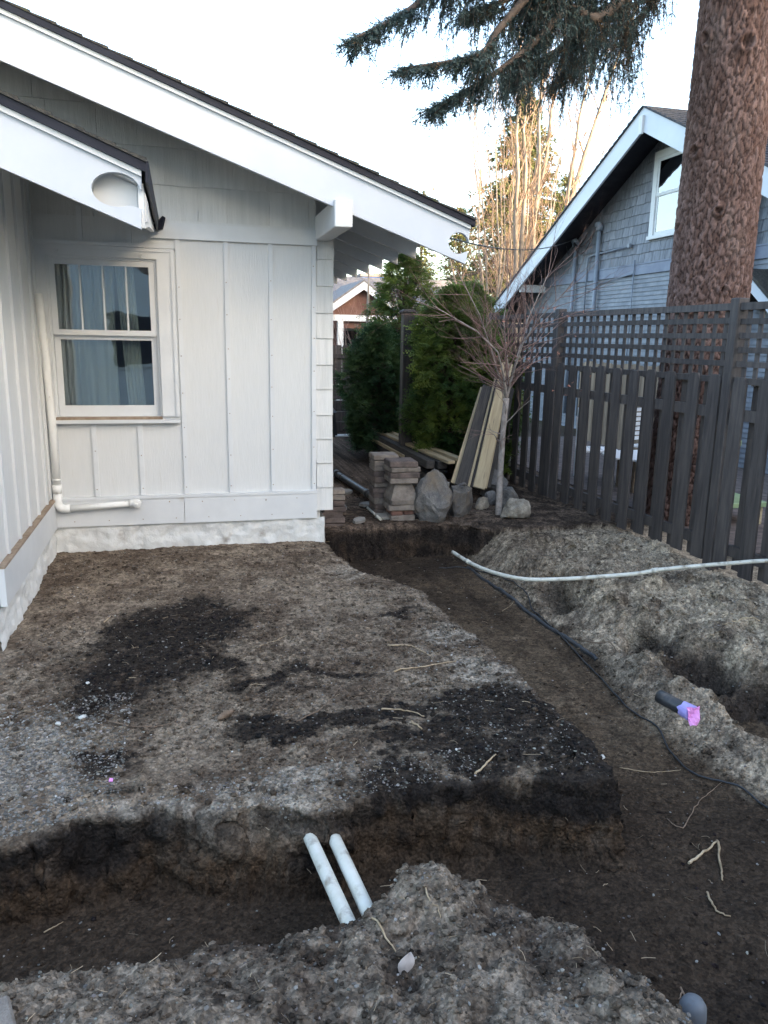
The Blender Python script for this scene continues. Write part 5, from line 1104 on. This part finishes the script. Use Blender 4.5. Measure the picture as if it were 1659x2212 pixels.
zb = ony(785, 681, 21).z; MB().box(gx0-1.6, gx0+1.6, 20.97, 21.09, zb-.16, zb).build('porch_beam', MT['white_trim'], BH)
for x in (-.62, .62, -1.45, 1.45): MB().bbox(gx0+x-.08, gx0+x+.08, 20.95, 21.09, 0, zb-.161, .01).build('porch_post', MT['white_trim'], BH)
MB().box(gx0-4, gx0+4, 24, 24.2, 0, 2.6).build('wall', MT['brown_wall'], BH)
for x in (-.9, .4): MB().box(gx0+x-.45, gx0+x+.45, 23.94, 23.99, .9, 2.1).build('window_frame', MT['white_trim'], BH); MB().box(gx0+x-.36, gx0+x+.36, 23.93, 23.938, .98, 2.02).build('pane', MT['soffit_dark'], BH)
zt_ = ony(760, 598, 27).z; MB().prism_yz([(23.6, 2.45), (27, zt_), (30.5, 2.45)], gx0-4.5, gx0+4.5).build('main_roof', MT['grey_roof'], BH)
# blue-wrapped house under construction
q = ony(800, 620, 33); BW = thing('wrapped_house', (q.x+1.5, 34, 0), 'building with blue sheeting on its wall beyond the brown house', 'house')
zt_ = ony(800, 598, 33).z; MB().box(q.x-.35, q.x+.9, 33, 39, 0, zt_).build('wall', MT['blue_wrap'], BW)
a = ony(803, 612, 33); MB().box(a.x-.2, a.x+.25, 32.96, 32.99, a.z-.6, a.z+.05).build('pale_sheet', MT['pale_wrap'], BW)
for k in range(4):
    a = ony(802+6*k, 603+3*(k % 2), 33); MB().box(a.x, a.x+.25, 32.96, 32.99, a.z-.03, a.z+.03).build('printed_strip', MT['white_paint'], BW)
MB().box(q.x-.45, q.x+1., 32.9, 39.1, zt_+.002, zt_+.12).build('roof', MT['grey_roof'], BW)
# overhead service cable
a, b = ony(1010, 473, 7.2), Vector((7.86, 15.25, 3.84)); pts = [a.lerp(b, i/20)+Vector((0, 0, .35*(1-(2*i/20-1)**2)*.9)) for i in range(21)]
a2 = Vector((2.1, 8.0, 3.0)); pts = [a2.lerp(b, i/20)+Vector((0, 0, -.25*(1-(2*i/20-1)**2))) for i in range(21)]
tag(MB().tube(pts, .009, 6).build('service_cable', MT['cable'], None), 'black overhead cable strung from the white eave to the neighbour\'s house', 'cable')

# ------------------------------------------------------------------ behind the viewer: garage mirrored in the window, added block shading the yard
GA = thing('white_garage', (-3., -7., 0), 'pale garage with dark window standing behind the viewer', 'garage')
MB().box(-7.5, 2.2, -10.5, -6.5, -.2, 3.0).build('wall', MT['garage_wall'], GA)
MB().prism_xz([(-8.2, 2.75), (-2.65, 5.2), (2.9, 2.75), (2.9, 2.88), (-2.65, 5.36), (-8.2, 2.88)], -10.9, -6.0).build('roof', MT['roof_shingle'], GA)
MB().prism_xz([(-7.5, 3.0), (2.2, 3.0), (-2.65, 5.1)], -10.4, -6.55).build('gable', MT['garage_wall'], GA)
for x in (-1.1, -4.5): MB().box(x-.6, x+.6, -6.48, -6.44, 1.0, 2.3).build('window_frame', MT['white_trim'], GA); MB().box(x-.5, x+.5, -6.43, -6.42, 1.1, 2.2).build('pane', MT['soffit_dark'], GA)
MB().tube([(1.4, -6.4, 0), (1.4, -6.4, 2.5), (1.6, -6.1, 2.8)], .05, 8).build('downspout', MT['drip'], GA)
SB = thing('sun_blocker', (17, -7, 0), 'unseen house-shaped block added on the right to keep the sun off the yard', 'house')  # made-up building out of view, placed to stop direct sun reaching the yard
ux, uy = math.sin(SUN_AZ), math.cos(SUN_AZ); tx, ty = -uy, ux
def R2(s_, p_): return (s_*ux+p_*(-uy)*1.0, s_*uy+p_*ux*1.0)
cs_ = MB(); H_ = 9.6
def obox(s0, s1, p0, p1, z0, z1, name, mat):
    vs = [(*R2(s, p), z) for z in (z0, z1) for s, p in ((s0, p0), (s1, p0), (s1, p1), (s0, p1))]
    MB().add(vs, [(3, 2, 1, 0), (4, 5, 6, 7), (0, 1, 5, 4), (1, 2, 6, 5), (2, 3, 7, 6), (3, 0, 4, 7)]).build(name, MT[mat], SB)
obox(14, 23, -6, 20.5, -.2, 8.6, 'wall', 'garage_wall'); obox(13.6, 23.4, -6.4, 20.9, 8.6, 9.4, 'roof', 'roof_shingle')
for f_ in range(3):
    for k in range(7): obox(13.95, 13.99, -4.5+3.5*k, -3.3+3.5*k, 1+2.6*f_, 2.4+2.6*f_, 'window', 'soffit_dark')

# ------------------------------------------------------------------ loose roots, sticks, leaf
def stick(pts, r0, mat, label, name='root', z0=0., lift=.001, cat='root', group='loose roots on the dug soil', free=None):
    P = [ground_at(px, py, z0) for px, py in pts]; P = smooth(P, 5); r0 = r0*.72; rr = random.Random(int(pts[0][0])); out = []
    for i, p in enumerate(P):
        z = hz(p.x, p.y)+lift+r0 if free is None else p.z+free
        out.append(Vector((p.x+rr.gauss(0, .002), p.y+rr.gauss(0, .002), z)))
    tag(MB().tube(out, [r0*(1-.55*i/len(out))*rr.uniform(.85, 1.15) for i in range(len(out))], 6).build(name, MT[mat], None), label, cat, group)
stick([(838, 1395), (890, 1397), (915, 1410), (935, 1420)], .006, 'root', 'curved pale root lying on the platform right of centre')
stick([(850, 1452), (900, 1444), (945, 1436), (985, 1430)], .006, 'root', 'long pale root right of the black soil streak')
stick([(822, 1534), (860, 1534), (890, 1540), (915, 1550)], .007, 'root', 'thick tan root above the short reddish root')
stick([(888, 1561), (900, 1568), (913, 1578)], .008, 'root', 'short reddish root below the thick tan root')
stick([(1026, 1674), (1048, 1655), (1070, 1632)], .008, 'root', 'straight tan stick near the front lip of the platform')
stick([(640, 1560), (690, 1535), (720, 1505), (740, 1480)], .005, 'root_dark', 'thin grey root slanting across the middle of the platform')
stick([(235, 1560), (290, 1572), (340, 1570), (390, 1562)], .005, 'root_dark', 'long thin root on the left of the platform')
stick([(545, 1400), (580, 1390), (620, 1372)], .004, 'root', 'thin straw-like root above the dark patch')
stick([(1488, 1868), (1515, 1848), (1540, 1828), (1548, 1822)], .009, 'root', 'left arm of the forked stick on the right trench floor', z0=-.36)
stick([(1549, 1820), (1553, 1850), (1558, 1890), (1560, 1905)], .009, 'root', 'right arm of the forked stick on the right trench floor', z0=-.36)
stick([(1528, 1930), (1540, 1955), (1550, 1972), (1578, 1982)], .007, 'root', 'bent pale stick below the forked stick', z0=-.36)
stick([(1440, 1770), (1475, 1790), (1500, 1745), (1530, 1715), (1560, 1690)], .004, 'root_dark', 'thin branching root above the forked stick', z0=-.34)
stick([(1340, 1660), (1390, 1668), (1430, 1668), (1470, 1664)], .004, 'root', 'thin pale root right of the platform corner', z0=-.34)
stick([(1250, 1385), (1290, 1390), (1320, 1392), (1345, 1408), (1370, 1420)], .006, 'root_dark', 'reddish stick lying across the foot of the bank', z0=-.2)
stick([(1640, 1350), (1600, 1345), (1560, 1350)], .006, 'root', 'pale stick near the right edge of the bank', z0=.0)
stick([(805, 1985), (830, 2020), (850, 2050), (862, 2075)], .005, 'root', 'root hanging down the near berm from the right white pipe', z0=-.05, group='loose roots on the dug soil')
stick([(918, 1915), (928, 1945), (945, 1960), (950, 1985)], .004, 'root', 'thin root on the berm below its crest', z0=.0)
stick([(1368, 1500), (1400, 1512)], .003, 'root', 'short straw by the black cable', z0=-.3)
stick([(95, 2015), (115, 2005), (135, 1995)], .004, 'root', 'short pale root on the left trench floor', z0=-.36)
stick([(225, 1345), (240, 1332)], .006, 'root', 'short tan peg on the platform near the left wing')
stick([(1085, 1320), (1110, 1300), (1120, 1270)], .003, 'root', 'straw at the right side of the trench', z0=-.3)
stick([(1480, 2180), (1470, 2150), (1466, 2175)], .006, 'root_dark', 'reddish twig beside the grey pipe end', z0=-.2, free=.03)
# dead leaf on the berm
q = ground_at(878, 2082, -.02); lf = MB(); vs = []; nrm = (Vector((0, 0, EYE))-q).normalized(); ax = (_r*.35+_u).normalized()
for i in range(7):
    t = i/6; wv = .024*math.sin(3.14*min(1, t*.92+.06)); c_ = q+nrm*(.018+.010*math.sin(t*3))+ax*(t-.5)*.075
    vs += [c_-_r*wv+nrm*.010, c_, c_+_r*wv+nrm*.012]
lf.add(vs, [(3*i, 3*i+1, 3*i+4, 3*i+3) for i in range(6)]+[(3*i+1, 3*i+2, 3*i+5, 3*i+4) for i in range(6)], True)
lf_o = lf.build('dead_leaf', MT['leaf_dead'], None); tag(lf_o, 'dry pale pinkish leaf lying on the near berm', 'leaf'); md = lf_o.modifiers.new('thick', 'SOLIDIFY'); md.thickness = .0012
# small oddments on the platform
q = ground_at(240, 1690); tag(MB().add([(q.x-.008, q.y-.008, q.z+.012), (q.x+.008, q.y-.01, q.z+.012), (q.x+.008, q.y+.006, q.z+.014), (q.x-.005, q.y+.008, q.z+.016), (q.x-.008, q.y-.008, q.z+.008), (q.x+.008, q.y-.01, q.z+.008), (q.x+.008, q.y+.006, q.z+.010), (q.x-.005, q.y+.008, q.z+.012)], [(0, 1, 2, 3), (7, 6, 5, 4), (0, 4, 5, 1), (1, 5, 6, 2), (2, 6, 7, 3), (3, 7, 4, 0)]).build('tape_scrap', MT['pink_tape'], None), 'tiny pink tape scrap on the left of the platform', 'scrap')
q = ground_at(487, 1551); pc = MB(); ax_ = Vector((.8, .55, .1)).normalized(); n1_ = ax_.orthogonal().normalized(); n2_ = ax_.cross(n1_)
pc.tube([q+Vector((0, 0, .018))+ax_*t for t in (-.045, -.03, 0, .03, .045)], [.006, .014, .017, .012, .004], 10)
for k in range(60):
    t = k/60; an = k*2.4; rr_ = .016*math.sin(3.14*(.12+.8*t)); c_ = q+Vector((0, 0, .018))+ax_*(.085*t-.042); o_ = n1_*math.cos(an)+n2_*math.sin(an); t_ = ax_.cross(o_)*.006
    pc.add([c_+o_*rr_-t_, c_+o_*rr_+t_, c_+o_*(rr_+.007)+ax_*.006], [(0, 1, 2)])
tag(pc.build('spruce_cone', MT['root_dark'], None, recalc=False), 'brown spruce cone lying in the middle of the platform', 'cone')
for px, py, r_, lb in ((178, 1552, .022, 'white chalky stone left on the platform'), (127, 1567, .018, 'pale rounded stone left of the white chalky stone'), (190, 1478, .014, 'whitish pebble above the white chalky stone'), (1300, 1637, .022, 'grey pebble near the front right platform corner')):
    q = ground_at(px, py); boulder('stone', (q.x, q.y, q.z+.008), r_*.7, r_*.6, r_*.5, int(px), lb, 'pale_stone', 0, 6, 0, 2, 'stones on the platform')['category'] = 'stone'
# flat concrete corner at the very bottom left
q = onz(20, 2200, .02); o = slab('paving_slab', q.x-.12, q.y-.14, .0, .34, .30, .045, .35, 'paver', 'corner of a pale paving slab at the bottom left edge', 'slab', None)

# ------------------------------------------------------------------ gravel, clods and litter (stuff)
ICO = bmesh.new(); bmesh.ops.create_icosphere(ICO, subdivisions=1, radius=1.); IV = np.array([v.co[:] for v in ICO.verts]); IF = np.array([[v.index for v in f.verts] for f in ICO.faces]); ICO.free()
def scatter(name, pts, size, squash, cols, mat, sink=.35):
    n = len(pts); nv = len(IV); rot = NR.rand(n)*6.283; jit = 1+.28*(NR.rand(n, nv, 1)-.5)*1.6
    V = IV[None]*jit; sx_ = size*(.8+.6*NR.rand(n)); sy_ = size*(.7+.4*NR.rand(n)); sz_ = size*squash
    V = V*np.stack([sx_, sy_, sz_], 1)[:, None, :]; c_, s_ = np.cos(rot)[:, None], np.sin(rot)[:, None]
    X = V[..., 0]*c_-V[..., 1]*s_; Y = V[..., 0]*s_+V[..., 1]*c_; V = np.stack([X, Y, V[..., 2]], -1)+pts[:, None, :]; V[..., 2] += (sz_*(1-2*sink))[:, None]*.6
    F = (IF[None]+(np.arange(n)*nv)[:, None, None]).reshape(-1, 3); cc = np.repeat(cols, nv, 0)
    return link(name, np_mesh(name, V.reshape(-1, 3), F, mat, cc, False))
def cloud(boxes, kinds=None):
    out = []
    for x0, x1, y0, y1, n in boxes: out.append(np.stack([x0+(x1-x0)*NR.rand(n), y0+(y1-y0)*NR.rand(n)], 1))
    P = np.concatenate(out); z, k = hz_arr(P[:, 0], P[:, 1]); m = np.ones(len(P), bool) if kinds is None else np.isin(k, kinds)
    return np.column_stack([P, z])[m], k[m]
MT['stone'] = material('stone', (0, 0, 0), attr=True, rough=.9, spec=.2, fine=.2, fscale=200)
# pebbles
A_, _ = cloud([(-1.05, 1.8, 2.6, 6.6, 5200), (-1.05, -.3, 2.7, 3.9, 6500), (-.2, 1.2, 2.65, 3.0, 1800), (1.2, 1.8, 2.7, 4.2, 900)], [1])
A_ = A_[A_[:, 2] > -.06]; B_, _ = cloud([(-.9, 1.6, 1.2, 2.4, 2600)], [2, 3]); D_, _ = cloud([(2.5, 4.2, 2.4, 7.2, 2600)], [5]); E_, _ = cloud([(-1, 2.7, 1.5, 7, 1500)], [0])
P = np.concatenate([A_, B_, D_, E_]); n = len(P); sz = .0022+.0060*NR.rand(n)**3.2; tone = NR.rand(n)
cols = np.outer(.09+.20*tone**2.2, [1, .94, .85])*(1+.1*(NR.rand(n, 3)-.5)); wt = NR.rand(n) < .012; cols[wt] = [.5, .49, .46]
G_, _ = cloud([(-1.06, -.25, 2.72, 3.7, 2400)], [1]); G_ = G_[(G_[:, 2] > -.05)]; G_ = G_[vnoise(G_[:, 0]*3+5, G_[:, 1]*3)+.55*(G_[:, 0] < -.45) > .62]; gn = len(G_)
P = np.concatenate([P, G_]); sz = np.concatenate([sz, .003+.008*NR.rand(gn)**2.2]); cols = np.concatenate([cols, np.outer(.08+.20*NR.rand(gn)**1.5, [1, .95, .87])])
tag(scatter('gravel', P, sz, .6, cols, MT['stone']), 'loose small stones and gravel strewn over the dug soil', 'gravel', kind='stuff')
# clods of earth
A_, k1 = cloud([(-1.0, 1.8, 2.6, 6.6, 9000), (.1, 1.75, 2.7, 4.6, 7000), (-.9, .5, 3.2, 5.0, 5000)], [1]); B_, k2 = cloud([(-.9, 1.6, 1.2, 2.4, 9000)], [2, 3]); D_, k3 = cloud([(2.5, 4.25, 2.4, 7.2, 8000)], [5]); E_, k4 = cloud([(-1, 2.7, 1.5, 7, 5000), (1.3, 3.2, 7.1, 9, 1500)], [0, 4])
P = np.concatenate([A_, B_, D_, E_]); n = len(P); sz = .0025+.010*NR.rand(n)**3.5
F_, _k = cloud([(-1.0, 1.8, 2.7, 6.5, 1500), (.1, 1.7, 3.2, 5.2, 900), (-.9, .3, 3.4, 5., 500), (2.5, 4.2, 2.4, 7., 1500), (-.9, 1.5, 1.3, 2.3, 700)], [1, 2, 5]); P = np.concatenate([P, F_]); sz = np.concatenate([sz, .007+.013*NR.rand(len(F_))**2.5]); n = len(P)
gx_, gy_ = P[:, 0][None], P[:, 1][None]; zz, kk, II = height(gx_, gy_); cl = soil_colour(gx_, gy_, zz, kk, II)[0]*(.40+.80*NR.rand(n, 1))
tag(scatter('soil_clods', P, sz, .75, np.clip(cl, .012, .5), MT['soil']), 'crumbly clods of earth lying over the dug ground', 'soil', kind='stuff')
# fine litter: straws, rootlets
A_, _ = cloud([(-1.0, 1.8, 2.6, 6.6, 360)], [1]); B_, _ = cloud([(-.9, 1.5, 1.2, 2.4, 230)], [2, 3]); D_, _ = cloud([(2.4, 4.2, 2.4, 7.2, 420)], [5]); E_, _ = cloud([(-1, 2.7, 1.4, 7, 300), (1.3, 3.6, 7.1, 10, 400)], [0, 4])
P = np.concatenate([A_, B_, D_, E_]); lm = MB(); lc = []
for x, y, z in P:
    a = RNG.uniform(0, 6.283); l_ = RNG.uniform(.012, .055)*(1.6 if RNG.random() < .1 else 1); bend = RNG.uniform(-.7, .7); q = Vector((x, y, z+.004)); pts = [q]
    for k in range(3): a += bend*.4; q = q+Vector((math.cos(a), math.sin(a), 0))*l_/3; pts.append(Vector((q.x, q.y, q.z+RNG.uniform(0, .006))))
    n0 = len(lm.v); lm.tube(pts, RNG.uniform(.0008, .0017), 3, cap=False); t = RNG.random(); lc += [(.14+.28*t*t, .105+.22*t*t, .07+.15*t*t)]*(len(lm.v)-n0)
lme = np_mesh('plant_litter', np.array(lm.v), np.array(lm.f), MT['litter'], np.array(lc), False)
tag(link('plant_litter', lme), 'fine straws and rootlets scattered over the soil', 'litter', kind='stuff')
